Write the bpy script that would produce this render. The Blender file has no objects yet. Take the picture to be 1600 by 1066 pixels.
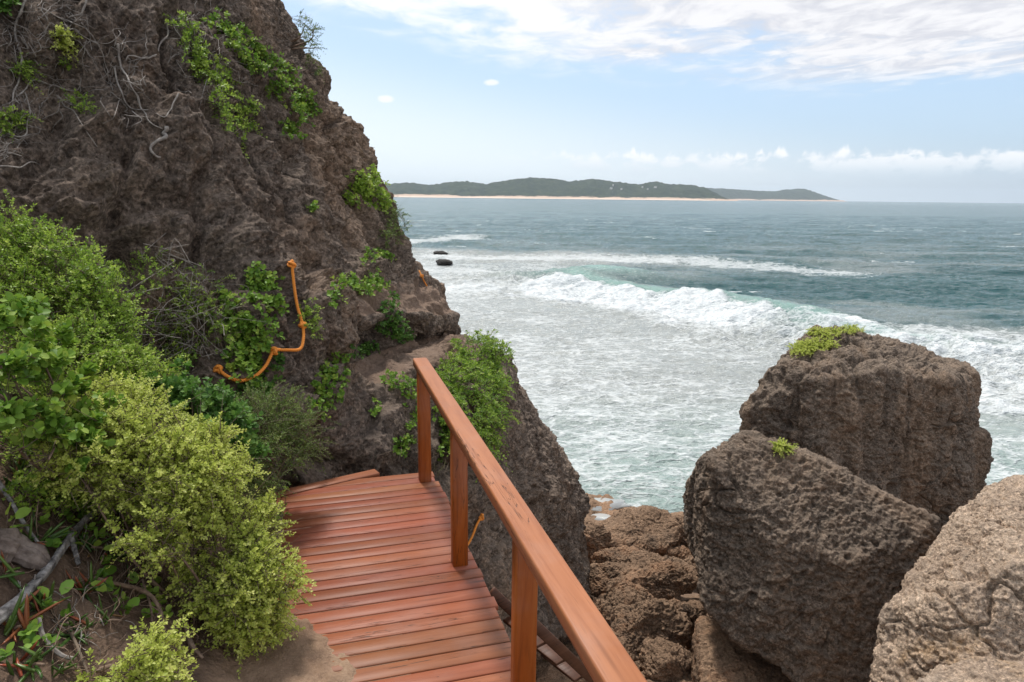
import bpy, bmesh, math, random
import numpy as np
from mathutils import Vector, Matrix
from mathutils.bvhtree import BVHTree

random.seed(7)
RNG = np.random.default_rng(11)
SC = bpy.context.scene
COL = SC.collection

# ------------------------------------------------------------------ camera
F = 1067.0                      # focal length in pixels of the 1600 px wide photograph
PITCH = math.radians(11.9)
ROLL = math.radians(0.64)
CAMZ = 2.10
CAM = np.array([0.0, 0.0, CAMZ])
fw = np.array([0, math.cos(PITCH), -math.sin(PITCH)])
up0 = np.array([0, math.sin(PITCH), math.cos(PITCH)])
rt0 = np.array([1.0, 0, 0])
rt = rt0 * math.cos(ROLL) + up0 * math.sin(ROLL)
upv = up0 * math.cos(ROLL) - rt0 * math.sin(ROLL)


def ray(px, py):
    d = fw + rt * ((px - 800) / F) + upv * ((533 - py) / F)
    return d / np.linalg.norm(d)


def pt(px, py, D):
    d = ray(px, py)
    return CAM + d * (D / d[1])


def on_z(px, py, z):
    d = ray(px, py)
    return CAM + d * ((z - CAMZ) / d[2])


cam_d = bpy.data.cameras.new('camera')
cam_o = bpy.data.objects.new('camera', cam_d)
COL.objects.link(cam_o)
cam_d.sensor_width = 36
cam_d.lens = 36 * F / 1600
cam_d.clip_start = 0.05
cam_d.clip_end = 60000
R = Matrix(((rt[0], upv[0], -fw[0], 0), (rt[1], upv[1], -fw[1], 0), (rt[2], upv[2], -fw[2], CAMZ), (0, 0, 0, 1)))
cam_o.matrix_world = R
SC.camera = cam_o


# ------------------------------------------------------------------ numpy noise
def _h(i, j, k, seed):
    n = (i.astype(np.uint32) * np.uint32(374761393) + j.astype(np.uint32) * np.uint32(668265263)
         + k.astype(np.uint32) * np.uint32(2246822519) + np.uint32(seed * 3266489917 & 0xffffffff))
    n = (n ^ (n >> np.uint32(13))) * np.uint32(1274126177)
    n = (n ^ (n >> np.uint32(16))) * np.uint32(2654435761)
    n = n ^ (n >> np.uint32(15))
    return n


def _hf(i, j, k, seed):
    return _h(i, j, k, seed).astype(np.float64) / 4294967295.0


def vnoise(p, seed=0):
    """value noise, -1..1"""
    f = np.floor(p)
    t = p - f
    i = f.astype(np.int64)
    t = t * t * t * (t * (t * 6 - 15) + 10)
    out = 0
    for dx in (0, 1):
        wx = t[:, 0] if dx else 1 - t[:, 0]
        for dy in (0, 1):
            wy = t[:, 1] if dy else 1 - t[:, 1]
            for dz in (0, 1):
                wz = t[:, 2] if dz else 1 - t[:, 2]
                out = out + wx * wy * wz * _hf(i[:, 0] + dx, i[:, 1] + dy, i[:, 2] + dz, seed)
    return out * 2 - 1


ROT = np.array([[0.36, 0.48, -0.8], [-0.8, 0.6, 0.0], [0.48, 0.64, 0.6]])


def fbm(p, octaves=4, seed=0, gain=0.5, lac=2.03):
    a, s, n = 1.0, 0.0, 0.0
    q = p
    for o in range(octaves):
        s = s + a * vnoise(q, seed + o * 17)
        n += a
        a *= gain
        q = (q @ ROT.T) * lac + 3.7
    return s / n


def ridged(p, octaves=4, seed=0, gain=0.5, lac=2.03):
    a, s, n = 1.0, 0.0, 0.0
    q = p
    for o in range(octaves):
        s = s + a * (1 - np.abs(vnoise(q, seed + o * 17)) * 1.6)
        n += a
        a *= gain
        q = (q @ ROT.T) * lac + 3.7
    return s / n


def worley(p, seed=0):
    """F1, F2 distances and the id of the nearest cell"""
    f = np.floor(p)
    i = f.astype(np.int64)
    f1 = np.full(len(p), 9.0)
    f2 = np.full(len(p), 9.0)
    cid = np.zeros(len(p))
    for dx in (-1, 0, 1):
        for dy in (-1, 0, 1):
            for dz in (-1, 0, 1):
                a, b, c = i[:, 0] + dx, i[:, 1] + dy, i[:, 2] + dz
                h = _h(a, b, c, seed)
                q = np.stack((a + (h & np.uint32(1023)) / 1023.0, b + ((h >> np.uint32(10)) & np.uint32(1023)) / 1023.0,
                              c + ((h >> np.uint32(20)) & np.uint32(1023)) / 1023.0), 1)
                d = np.sqrt(((p - q) ** 2).sum(1))
                near = d < f1
                f2 = np.where(near, f1, np.minimum(f2, d))
                cid = np.where(near, (h % np.uint32(9973)) / 9973.0, cid)
                f1 = np.where(near, d, f1)
    return f1, f2, cid


def sstep(a, b, x):
    t = np.clip((x - a) / (b - a), 0, 1)
    return t * t * (3 - 2 * t)


# ------------------------------------------------------------------ mesh helpers
def mk(name, verts, faces, mat, parent=None, origin=None, smooth=True, attrs=None):
    """link one mesh object; faces is an (n,k) array or a list of tuples / arrays"""
    verts = np.asarray(verts, float)
    me = bpy.data.meshes.new(name)
    groups = faces if isinstance(faces, list) and len(faces) and isinstance(faces[0], np.ndarray) and faces[0].ndim == 2 else None
    if groups is None:
        if isinstance(faces, np.ndarray):
            groups = [faces]
        else:
            by = {}
            for f in faces:
                by.setdefault(len(f), []).append(f)
            groups = [np.array(v) for v in by.values()]
    o0 = np.zeros(3) if origin is None else np.asarray(origin, float)
    me.vertices.add(len(verts))
    me.vertices.foreach_set('co', (verts - o0).astype(np.float32).ravel())
    nl = sum(g.size for g in groups)
    nf = sum(len(g) for g in groups)
    me.loops.add(nl)
    me.loops.foreach_set('vertex_index', np.concatenate([g.ravel() for g in groups]).astype(np.int32))
    me.polygons.add(nf)
    st, acc = [], 0
    for g in groups:
        st.append(acc + np.arange(len(g)) * g.shape[1])
        acc += g.size
    me.polygons.foreach_set('loop_start', np.concatenate(st).astype(np.int32))
    if smooth:
        me.polygons.foreach_set('use_smooth', np.ones(nf, bool))
    me.update(calc_edges=True)
    me.validate()
    for k, v in (attrs or {}).items():
        a = me.attributes.new(k, 'FLOAT', 'POINT')
        a.data.foreach_set('value', np.asarray(v, np.float32))
    if mat:
        me.materials.append(mat)
    ob = bpy.data.objects.new(name, me)
    COL.objects.link(ob)
    if parent is not None:
        ob.parent = parent
        pl = np.array(WORLD.get(parent.name, parent.location))
        ob.location = o0 - pl
    else:
        ob.location = o0
    WORLD[ob.name] = tuple(o0)
    return ob


WORLD = {}


def tag(o, label=None, cat=None, group=None, kind=None):
    if label:
        o['label'] = label
    if cat:
        o['category'] = cat
    if group:
        o['group'] = group
    if kind:
        o['kind'] = kind
    return o


def empty(name, loc, label, cat, group=None):
    o = bpy.data.objects.new(name, None)
    o.empty_display_size = 0.1
    COL.objects.link(o)
    o.location = tuple(loc)
    WORLD[o.name] = tuple(loc)
    return tag(o, label, cat, group)


class MB:
    def __init__(s):
        s.v, s.f, s.n = [], [], 0

    def add(s, v, f):
        v = np.asarray(v, float)
        s.v.append(v)
        s.f += [tuple(int(i) + s.n for i in q) for q in f]
        s.n += len(v)

    def box(s, c, ax, half, ch=0.004):
        """chamfered box: centre, 3x3 axes (rows), half sizes"""
        ax = np.asarray(ax, float)
        hx, hy, hz = half
        ch = min(ch, hx * .4, hy * .4, hz * .4)
        # profile in (y,z) chamfered, extruded along x with inset caps
        prof = [(-hy + ch, -hz), (hy - ch, -hz), (hy, -hz + ch), (hy, hz - ch), (hy - ch, hz), (-hy + ch, hz), (-hy, hz - ch), (-hy, -hz + ch)]
        ins = [(y * (1 - ch / hy), z * (1 - ch / hz)) for y, z in prof]
        v = []
        for x, pr in ((-hx, ins), (-hx + ch, prof), (hx - ch, prof), (hx, ins)):
            v += [(x, y, z) for y, z in pr]
        v = np.array(v) @ ax + np.asarray(c)
        f = []
        for r in range(3):
            for k in range(8):
                a, b = r * 8 + k, r * 8 + (k + 1) % 8
                f.append((a, b, b + 8, a + 8))
        f.append(tuple(range(7, -1, -1)))
        f.append(tuple(range(24, 32)))
        s.add(v, f)

    def beam(s, a, b, w, h, up=(0, 0, 1), ch=0.004):
        a, b = np.asarray(a, float), np.asarray(b, float)
        d = b - a
        L = np.linalg.norm(d)
        d /= L
        y = np.cross(np.asarray(up, float), d)
        y /= np.linalg.norm(y)
        z = np.cross(d, y)
        s.box((a + b) / 2, np.stack((d, y, z)), (L / 2, w / 2, h / 2), ch)

    def tube(s, pts, rad, sides=7, cap=True, rough=0.0, seed=0):
        pts = np.asarray(pts, float)
        n = len(pts)
        rad = np.full(n, rad) if np.isscalar(rad) else np.asarray(rad, float)
        t = np.gradient(pts, axis=0)
        t /= np.linalg.norm(t, axis=1)[:, None] + 1e-9
        ref = np.array([0.31, 0.2, 0.93])
        u = np.cross(t[0], ref)
        u /= np.linalg.norm(u)
        rr = np.random.default_rng(seed)
        v = []
        for k in range(n):
            u = u - t[k] * (u @ t[k])
            u /= np.linalg.norm(u) + 1e-9
            w = np.cross(t[k], u)
            for q in range(sides):
                a = 2 * math.pi * q / sides
                r = rad[k] * (1 + rough * rr.uniform(-1, 1))
                v.append(pts[k] + (u * math.cos(a) + w * math.sin(a)) * r)
        f = []
        for k in range(n - 1):
            for q in range(sides):
                a, b = k * sides + q, k * sides + (q + 1) % sides
                f.append((a, b, b + sides, a + sides))
        if cap:
            f.append(tuple(range(sides - 1, -1, -1)))
            f.append(tuple(range((n - 1) * sides, n * sides)))
        s.add(v, f)

    def build(s, name, mat, parent=None, origin=None, smooth=False):
        return mk(name, np.concatenate(s.v), s.f, mat, parent, origin, smooth)


def smooth_path(pts, n):
    """Catmull-Rom through the points, n samples per span"""
    P = np.asarray(pts, float)
    P = np.vstack((2 * P[0] - P[1], P, 2 * P[-1] - P[-2]))
    out = []
    for k in range(1, len(P) - 2):
        for t in np.linspace(0, 1, n, endpoint=False):
            a, b, c, d = P[k - 1], P[k], P[k + 1], P[k + 2]
            out.append(.5 * (2 * b + (c - a) * t + (2 * a - 5 * b + 4 * c - d) * t * t + (3 * b - a - 3 * c + d) * t ** 3))
    out.append(P[-2])
    return np.array(out)


def crom(A, n, axis):
    """Catmull-Rom upsampling of a control array along one axis to n samples"""
    A = np.moveaxis(A, axis, 0)
    m = len(A)
    x = np.linspace(0, m - 1, n)
    i = np.clip(np.floor(x).astype(int), 0, m - 2)
    t = (x - i).reshape((-1,) + (1,) * (A.ndim - 1))
    g = lambda k: A[np.clip(k, 0, m - 1)]
    a = np.where((i > 0).reshape(t.shape), g(i - 1), 2 * g(i) - g(i + 1))
    b, c = g(i), g(i + 1)
    d = np.where((i + 2 < m).reshape(t.shape), g(i + 2), 2 * g(i + 1) - g(i))
    o = .5 * (2 * b + (c - a) * t + (2 * a - 5 * b + 4 * c - d) * t * t + (3 * b - a - 3 * c + d) * t ** 3)
    return np.moveaxis(o, 0, axis)


def grid_faces(nr, nc):
    a = (np.arange(nr - 1)[:, None] * nc + np.arange(nc - 1)[None]).ravel()
    return np.stack((a, a + 1, a + nc + 1, a + nc), 1)


def vnormals(v, f):
    n = np.cross(v[f[:, 1]] - v[f[:, 0]], v[f[:, 2]] - v[f[:, 0]])
    if f.shape[1] == 4:
        n = n + np.cross(v[f[:, 2]] - v[f[:, 0]], v[f[:, 3]] - v[f[:, 0]])
    o = np.zeros_like(v)
    for k in range(f.shape[1]):
        for c in range(3):
            o[:, c] += np.bincount(f[:, k], n[:, c], len(v))
    return o / (np.linalg.norm(o, axis=1)[:, None] + 1e-12)


_ICO = {}


def ico(level):
    if level not in _ICO:
        bm = bmesh.new()
        bmesh.ops.create_icosphere(bm, subdivisions=level, radius=1)
        me = bpy.data.meshes.new('tmp')
        bm.to_mesh(me)
        bm.free()
        v = np.empty(len(me.vertices) * 3)
        me.vertices.foreach_get('co', v)
        f = np.empty(len(me.polygons) * 3, np.int32)
        me.polygons.foreach_get('vertices', f)
        bpy.data.meshes.remove(me)
        _ICO[level] = (v.reshape(-1, 3), f.reshape(-1, 3))
    return _ICO[level]


def hull_body(points, level=7, sharp=14.0):
    """rounded convex body through the hull of the given points: (verts, faces)"""
    P = np.array(points, float)
    bm = bmesh.new()
    for p in P:
        bm.verts.new(p)
    bmesh.ops.convex_hull(bm, input=bm.verts)
    bm.normal_update()
    lo, hi = P.min(0), P.max(0)
    hv = [v.co for v in bm.verts if v.link_faces]
    c = np.mean([list(v) for v in hv], 0)
    pl = {}
    for f in bm.faces:
        n = np.array(f.normal)
        q = np.array(f.verts[0].co) - c
        if n @ q < 0:
            n = -n
        pl[tuple(np.round(n, 2))] = (n, n @ q)
    bm.free()
    u, f = ico(level)
    s = np.zeros(len(u))
    for n, d in pl.values():
        k = u @ n
        s += np.where(k > 1e-4, (np.maximum(k, 0) / max(d, 1e-3)) ** sharp, 0)
    r = s ** (-1 / sharp)
    return c + u * r[:, None], f
# ------------------------------------------------------------------ materials
class NT:
    def __init__(s, name):
        s.m = bpy.data.materials.new(name)
        s.m.use_nodes = True
        s.t = s.m.node_tree
        s.t.nodes.clear()
        s.out = s.t.nodes.new('ShaderNodeOutputMaterial')

    def n(s, kind, **kw):
        nd = s.t.nodes.new('ShaderNode' + kind)
        for k, v in kw.items():
            if k.startswith('i_'):
                s.set(nd.inputs[k[2:].replace('_', ' ')], v)
            else:
                setattr(nd, k, v)
        return nd

    def set(s, sock, v):
        if isinstance(v, bpy.types.NodeSocket):
            s.t.links.new(v, sock)
        elif isinstance(v, bpy.types.Node):
            s.t.links.new(v.outputs[0], sock)
        else:
            if sock.type == 'RGBA' and not np.isscalar(v) and len(v) == 3:
                v = (*v, 1)
            sock.default_value = v

    def math(s, op, a, b=0.0, c=0.0, clamp=False):
        nd = s.t.nodes.new('ShaderNodeMath')
        nd.operation = op
        nd.use_clamp = clamp
        for k, v in enumerate((a, b, c)):
            s.set(nd.inputs[k], v)
        return nd.outputs[0]

    def vmath(s, op, a, b=(0, 0, 0), scale=None):
        nd = s.t.nodes.new('ShaderNodeVectorMath')
        nd.operation = op
        s.set(nd.inputs[0], a)
        s.set(nd.inputs[1], b)
        if scale is not None:
            s.set(nd.inputs['Scale'], scale)
        return nd.outputs[0]

    def mix(s, f, a, b, mode='MIX'):
        nd = s.t.nodes.new('ShaderNodeMix')
        nd.data_type = 'RGBA'
        nd.blend_type = mode
        s.set(nd.inputs[0], f)
        s.set(nd.inputs[6], a)
        s.set(nd.inputs[7], b)
        return nd.outputs[2]

    def ss(s, x, lo, hi):
        nd = s.t.nodes.new('ShaderNodeMapRange')
        nd.interpolation_type = 'SMOOTHSTEP'
        s.set(nd.inputs[0], x)
        s.set(nd.inputs[1], lo)
        s.set(nd.inputs[2], hi)
        return nd.outputs[0]

    def noise(s, vec, scale, detail=4, rough=0.55, dist=0.0):
        nd = s.n('TexNoise', i_Scale=scale, i_Detail=detail, i_Roughness=rough, i_Distortion=dist)
        if vec is not None:
            s.set(nd.inputs['Vector'], vec)
        return nd.outputs[0]

    def vor(s, vec, scale, feature='F1', out=0):
        nd = s.n('TexVoronoi', feature=feature, i_Scale=scale)
        if vec is not None:
            s.set(nd.inputs['Vector'], vec)
        return nd.outputs[out]

    def attr(s, name):
        return s.n('Attribute', attribute_name=name).outputs['Fac']

    def obj(s):
        return s.n('TexCoord').outputs['Object']

    def pos(s):
        return s.n('NewGeometry').outputs['Position']

    def ramp(s, f, stops):
        nd = s.n('ValToRGB')
        cr = nd.color_ramp
        while len(cr.elements) < len(stops):
            cr.elements.new(0.5)
        for e, (p, c) in zip(cr.elements, stops):
            e.position = p
            e.color = (*c, 1)
        s.set(nd.inputs[0], f)
        return nd.outputs[0]

    def bump(s, h, strength=0.5, dist=0.02, normal=None):
        nd = s.n('Bump', i_Height=h, i_Strength=strength, i_Distance=dist)
        if normal is not None:
            s.set(nd.inputs['Normal'], normal)
        return nd.outputs[0]

    def principled(s, **kw):
        nd = s.n('BsdfPrincipled')
        for k, v in kw.items():
            s.set(nd.inputs[k.replace('_', ' ')], v)
        s.t.links.new(nd.outputs[0], s.out.inputs[0])
        return nd


def rock_mat(name, dark, mid, light, scale=1.0, dust=None, dust_amt=0.6, bump=0.6, streak=0.35, lichen=None, path=False, stain=None, stain2=None):
    t = NT(name)
    p = t.pos()
    st = t.n('Mapping')
    t.set(st.inputs[0], p)
    st.inputs['Scale'].default_value = (1, 1, streak)
    big = t.noise(st.outputs[0], 1.1 * scale, 6, .62, .6)
    med = t.noise(p, 6 * scale, 8, .68)
    fin = t.noise(p, 34 * scale, 6, .78)
    pit = t.vor(t.vmath('ADD', p, t.vmath('SCALE', t.n('TexNoise', i_Scale=7 * scale).outputs['Color'], scale=.12)), 16 * scale)
    k = t.math('ADD', t.math('MULTIPLY', big, .55), t.math('MULTIPLY', med, .45))
    c = t.ramp(k, [(.34, dark), (.52, mid), (.70, light)])
    c = t.mix(t.math('MULTIPLY', t.ss(fin, .48, .66), .6), c, tuple(min(1, x * 2.0) for x in mid))
    c = t.mix(t.math('MULTIPLY', t.ss(fin, .5, .34), .75), c, tuple(x * .5 for x in dark))
    for k_, sn_ in enumerate((stain, stain2)):
        if sn_ is not None:
            so_ = t.noise(t.vmath('ADD', st.outputs[0], (k_ * 7.3, 3.1, 1.7)), sn_[1], 6, .66, .5)
            c = t.mix(t.math('MULTIPLY', t.ss(so_, sn_[2], sn_[2] + .12), sn_[3]), c, sn_[0])
    for vs_, lo_, hi_, am_ in ((19, .62, 1.32, .8), (58, .55, 1.45, .85)):
        vc = t.n('SeparateColor')
        t.set(vc.inputs[0], t.vor(t.vmath('ADD', p, t.vmath('SCALE', t.n('TexNoise', i_Scale=vs_ * .7).outputs['Color'], scale=.05)), vs_ * scale, 'F1', 1))
        gr = t.math('ADD', lo_, t.math('MULTIPLY', vc.outputs[0], hi_ - lo_))
        cg_ = t.n('CombineColor')
        for q_ in range(3):
            t.set(cg_.inputs[q_], gr)
        c = t.mix(am_, c, cg_.outputs[0], 'MULTIPLY')
    if dust is not None:
        nz = t.n('SeparateXYZ')
        t.set(nz.inputs[0], t.n('NewGeometry').outputs['Normal'])
        up = t.math('ADD', nz.outputs[2], t.math('MULTIPLY', t.math('SUBTRACT', med, .5), 1.1))
        c = t.mix(t.math('MULTIPLY', t.ss(up, .45, .95), dust_amt), c, dust)
    if path:
        pa = t.math('ADD', t.attr('path'), t.math('MULTIPLY', t.math('SUBTRACT', med, .5), .9))
        c = t.mix(t.math('MULTIPLY', t.ss(pa, .35, .7), .85), c, t.mix(fin, (.22, .15, .11), (.36, .25, .18)))
    if lichen is not None:
        c = t.mix(t.math('MULTIPLY', t.ss(t.noise(p, 3.1 * scale, 5, .7), .56, .66), .8), c, lichen)
    h = t.math('ADD', t.math('MULTIPLY', med, .55), t.math('MULTIPLY', fin, .5))
    h = t.math('ADD', h, t.math('MULTIPLY', t.ss(pit, 0.0, .5), .35))
    t.principled(Base_Color=c, Roughness=.92, Specular_IOR_Level=.2, Normal=t.bump(h, bump, .07 / scale))
    return t.m


def leaf_mat(name, stops, gloss=.45, trans=.35):
    t = NT(name)
    c = t.ramp(t.attr('tint'), stops)
    n = t.noise(t.pos(), 9, 2)
    c = t.mix(t.math('MULTIPLY', n, .2), c, tuple(x * .45 for x in stops[0][1]))
    b = t.n('BsdfPrincipled', i_Base_Color=c, i_Roughness=gloss)
    b.inputs['Specular IOR Level'].default_value = .35
    tr = t.n('BsdfTranslucent')
    t.set(tr.inputs[0], c)
    mx = t.n('MixShader', i_Fac=trans)
    t.set(mx.inputs[1], b)
    t.set(mx.inputs[2], tr)
    t.t.links.new(mx.outputs[0], t.out.inputs[0])
    return t.m


def bark_mat(name, a, b, scale=30):
    t = NT(name)
    p = t.pos()
    n = t.noise(p, scale, 6, .65)
    t.principled(Base_Color=t.ramp(n, [(.35, a), (.65, b)]), Roughness=.85, Specular_IOR_Level=.2,
                 Normal=t.bump(n, .7, .01))
    return t.m


def wood_mat(name, ax, base, dark, light, seams=False):
    """oiled hardwood; ax = unit direction of the grain (world)"""
    t = NT(name)
    p = t.pos()
    a = np.asarray(ax, float)
    b = np.cross((0, 0, 1), a) if abs(a[2]) < .9 else np.array((1.0, 0, 0))
    b /= np.linalg.norm(b)
    c = np.cross(a, b)

    def dot(v):
        nd = t.n('VectorMath', operation='DOT_PRODUCT')
        t.set(nd.inputs[0], p)
        nd.inputs[1].default_value = tuple(v)
        return nd.outputs['Value']
    rnd = t.n('NewGeometry').outputs['Random Per Island']
    cb = t.n('CombineXYZ')
    off = t.math('MULTIPLY', rnd, 37.0)
    t.set(cb.inputs[0], t.math('ADD', t.math('MULTIPLY', dot(a), 1.0), off))
    t.set(cb.inputs[1], t.math('ADD', t.math('MULTIPLY', dot(b), 13.0), off))
    t.set(cb.inputs[2], t.math('MULTIPLY', dot(c), 13.0))
    v = cb.outputs[0]
    g1 = t.noise(v, 1.7, 5, .6, 1.2)
    g2 = t.noise(v, 6.5, 4, .6, .6)
    cb2 = t.n('CombineXYZ')
    t.set(cb2.inputs[0], t.math('ADD', t.math('MULTIPLY', dot(a), 6.0), off))
    t.set(cb2.inputs[1], t.math('MULTIPLY', dot(b), 160.0))
    t.set(cb2.inputs[2], t.math('MULTIPLY', dot(c), 160.0))
    pores = t.noise(cb2.outputs[0], 1.0, 3, .6)
    blot = t.noise(p, 3.2, 4, .6)
    col = t.ramp(g1, [(.18, dark), (.48, base), (.82, light)])
    col = t.mix(t.math('MULTIPLY', t.ss(g2, .55, .75), .22), col, dark)
    col = t.mix(t.math('MULTIPLY', t.ss(pores, .6, .74), .35), col, tuple(x * .35 for x in dark))
    # knots and drying checks
    kn = t.vor(v, .55)
    col = t.mix(t.math('MULTIPLY', t.ss(kn, .12, .03), .85), col, tuple(x * .18 for x in dark))
    cb3 = t.n('CombineXYZ')
    t.set(cb3.inputs[0], t.math('ADD', t.math('MULTIPLY', dot(a), 2.2), off))
    t.set(cb3.inputs[1], t.math('MULTIPLY', dot(b), 42.0))
    t.set(cb3.inputs[2], t.math('MULTIPLY', dot(c), 42.0))
    ck = t.noise(cb3.outputs[0], 1.3, 2, .5, .4)
    chk = t.ss(t.math('ABSOLUTE', t.math('SUBTRACT', ck, .5)), .022, .0)
    chk = t.math('MULTIPLY', chk, t.ss(t.noise(v, .9, 2), .50, .60))
    col = t.mix(t.math('MULTIPLY', chk, .85), col, tuple(x * .12 for x in dark))
    hs = t.n('HueSaturation', i_Color=col)
    t.set(hs.inputs['Value'], t.math('ADD', .78, t.math('MULTIPLY', rnd, .42)))
    t.set(hs.inputs['Hue'], t.math('ADD', .492, t.math('MULTIPLY', t.n('TexWhiteNoise', noise_dimensions='1D', i_W=rnd).outputs[0], .016)))
    t.set(hs.inputs['Saturation'], t.math('SUBTRACT', 1.08, t.math('MULTIPLY', t.ss(blot, .45, .7), .1)))
    col = hs.outputs[0]
    if seams:
        dust = t.ss(t.noise(p, 5.0, 6, .7), .55, .75)
        col = t.mix(t.math('MULTIPLY', dust, .05), col, (.33, .22, .16))
    rough = t.math('ADD', .42, t.math('MULTIPLY', blot, .15))
    h = t.math('ADD', t.math('MULTIPLY', pores, -.3), t.math('MULTIPLY', chk, -1.2))
    t.principled(Base_Color=col, Roughness=rough, Specular_IOR_Level=.30, Normal=t.bump(h, .35, .004))
    return t.m


def soil_mat(name, a, b, c, scale=1.0, sandy=None):
    t = NT(name)
    p = t.pos()
    n1 = t.noise(p, 3 * scale, 6, .6)
    n2 = t.noise(p, 30 * scale, 6, .7)
    v = t.vor(p, 55 * scale)
    k = t.math('ADD', t.math('MULTIPLY', n1, .6), t.math('MULTIPLY', n2, .4))
    col = t.ramp(k, [(.36, a), (.5, b), (.66, c)])
    col = t.mix(t.math('MULTIPLY', t.ss(v, .2, .05), .5), col, tuple(min(1, x * 1.7) for x in c))
    if sandy is not None:
        sm = t.math('ADD', t.attr('path'), t.math('MULTIPLY', t.math('SUBTRACT', n1, .5), .8))
        col = t.mix(t.ss(sm, .35, .75), col, t.mix(n2, sandy[0], sandy[1]))
    t.principled(Base_Color=col, Roughness=.95, Specular_IOR_Level=.15,
                 Normal=t.bump(t.math('ADD', n2, t.math('MULTIPLY', v, -.4)), .7, .025 / scale))
    return t.m


M = {}
M['cliff'] = rock_mat('cliff rock', (.095, .074, .060), (.205, .157, .122), (.36, .265, .19), .9, dust=(.21, .158, .122), dust_amt=.5, bump=1.0, path=True, stain=((.33, .22, .145), .7, .51, .55), stain2=((.08, .066, .058), .9, .55, .65), streak=.22)
M['boulder'] = rock_mat('karst rock', (.095, .072, .056), (.19, .145, .110), (.30, .225, .165), 1.0, dust=(.24, .185, .14), dust_amt=.4, bump=.9, stain=((.27, .185, .125), .9, .48, .6), stain2=((.065, .053, .045), 1.1, .54, .6), streak=.16)
M['pale'] = rock_mat('flash brightened rock', (.27, .19, .135), (.46, .34, .245), (.66, .51, .38), 1.5, dust=(.40, .31, .235), dust_amt=.35, bump=.9, streak=1, stain=((.46, .29, .15), 1.3, .55, .7), stain2=((.24, .195, .16), 2.2, .56, .5))  # paler base colour stands in for flash-like light on the right-front rocks
M['gully'] = rock_mat('gully rock', (.11, .072, .048), (.235, .152, .098), (.40, .26, .165), 1.1, dust=(.36, .235, .15), dust_amt=.4, stain=((.40, .22, .125), 1.1, .50, .6), stain2=((.05, .042, .036), 1.4, .54, .65), bump=1.0, streak=1, path=True)
M['wet'] = rock_mat('reef rock', (.02, .018, .016), (.04, .036, .032), (.07, .06, .05), 1, bump=.6, streak=1)
M['soil'] = soil_mat('bank soil', (.085, .055, .037), (.15, .10, .07), (.24, .165, .115), sandy=((.20, .13, .085), (.33, .22, .15)))
M['sand'] = soil_mat('sand', (.19, .12, .078), (.26, .17, .112), (.36, .245, .165), 1.6)
# ------------------------------------------------------------------ sky, sun
SUN_AZ, SUN_EL = math.radians(-26), math.radians(64)     # azimuth from +Y towards +X
sd = np.array([math.sin(SUN_AZ) * math.cos(SUN_EL), math.cos(SUN_AZ) * math.cos(SUN_EL), math.sin(SUN_EL)])
sl = bpy.data.lights.new('sun', 'SUN')
sl.energy = 2.6
sl.angle = math.radians(7)
sl.color = (1, .95, .88)
so = bpy.data.objects.new('sun', sl)
COL.objects.link(so)
so.rotation_euler = Vector(-sd).to_track_quat('-Z', 'Y').to_euler()

W = bpy.data.worlds.new('World')
SC.world = W
W.use_nodes = True
w = NT.__new__(NT)
w.t = W.node_tree
w.t.nodes.clear()
wout = w.t.nodes.new('ShaderNodeOutputWorld')
bg = w.t.nodes.new('ShaderNodeBackground')
w.t.links.new(bg.outputs[0], wout.inputs[0])
sky = w.n('TexSky', sky_type='NISHITA', sun_disc=False, sun_elevation=SUN_EL, sun_rotation=SUN_AZ,
          air_density=1.0, dust_density=2.2, ozone_density=1.2, altitude=0)
SKY_STR = 0.12
dirv = w.n('TexCoord').outputs['Generated']
xyz = w.n('SeparateXYZ')
w.set(xyz.inputs[0], dirv)
X, Y, Z = xyz.outputs
el = w.math('MULTIPLY', w.math('ARCSINE', Z), 57.2958)
az = w.math('MULTIPLY', w.math('ARCTAN2', X, Y), 57.2958)
zz = w.math('MAXIMUM', Z, .03)
pc = w.n('CombineXYZ')
w.set(pc.inputs[0], w.math('DIVIDE', X, zz))
w.set(pc.inputs[1], w.math('DIVIDE', Y, zz))
# altocumulus sheet over the upper part of the sky
n_big = w.noise(pc.outputs[0], .55, 5, .6, .3)
n_rip = w.noise(w.vmath('MULTIPLY', pc.outputs[0], (1.2, .8, 1)), 2.4, 8, .62, .5)
edge = w.math('ADD', 11.0, w.math('ADD', w.math('MULTIPLY', w.math('MAXIMUM', az, 0), -.085), w.math('MULTIPLY', w.math('MINIMUM', az, 0), -.2)))
d_in = w.math('SUBTRACT', el, edge)
cov = w.math('ADD', w.math('MULTIPLY', d_in, .085), w.math('ADD', w.math('MULTIPLY', w.math('SUBTRACT', n_big, .5), 1.5), w.math('MULTIPLY', w.math('SUBTRACT', n_rip, .5), 1.1)))
alto = w.math('MULTIPLY', w.ss(cov, -.22, .26), w.ss(d_in, -2.5, 1.0))
far_fade = w.ss(el, 70, 35)
alto = w.math('MULTIPLY', alto, w.math('ADD', .35, w.math('MULTIPLY', far_fade, .65)))
acol = w.mix(w.ss(n_rip, .38, .60), (.55, .56, .61), (.73, .73, .75))
acol = w.mix(w.ss(az, 16, -8), acol, (.80, .81, .82))
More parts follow.
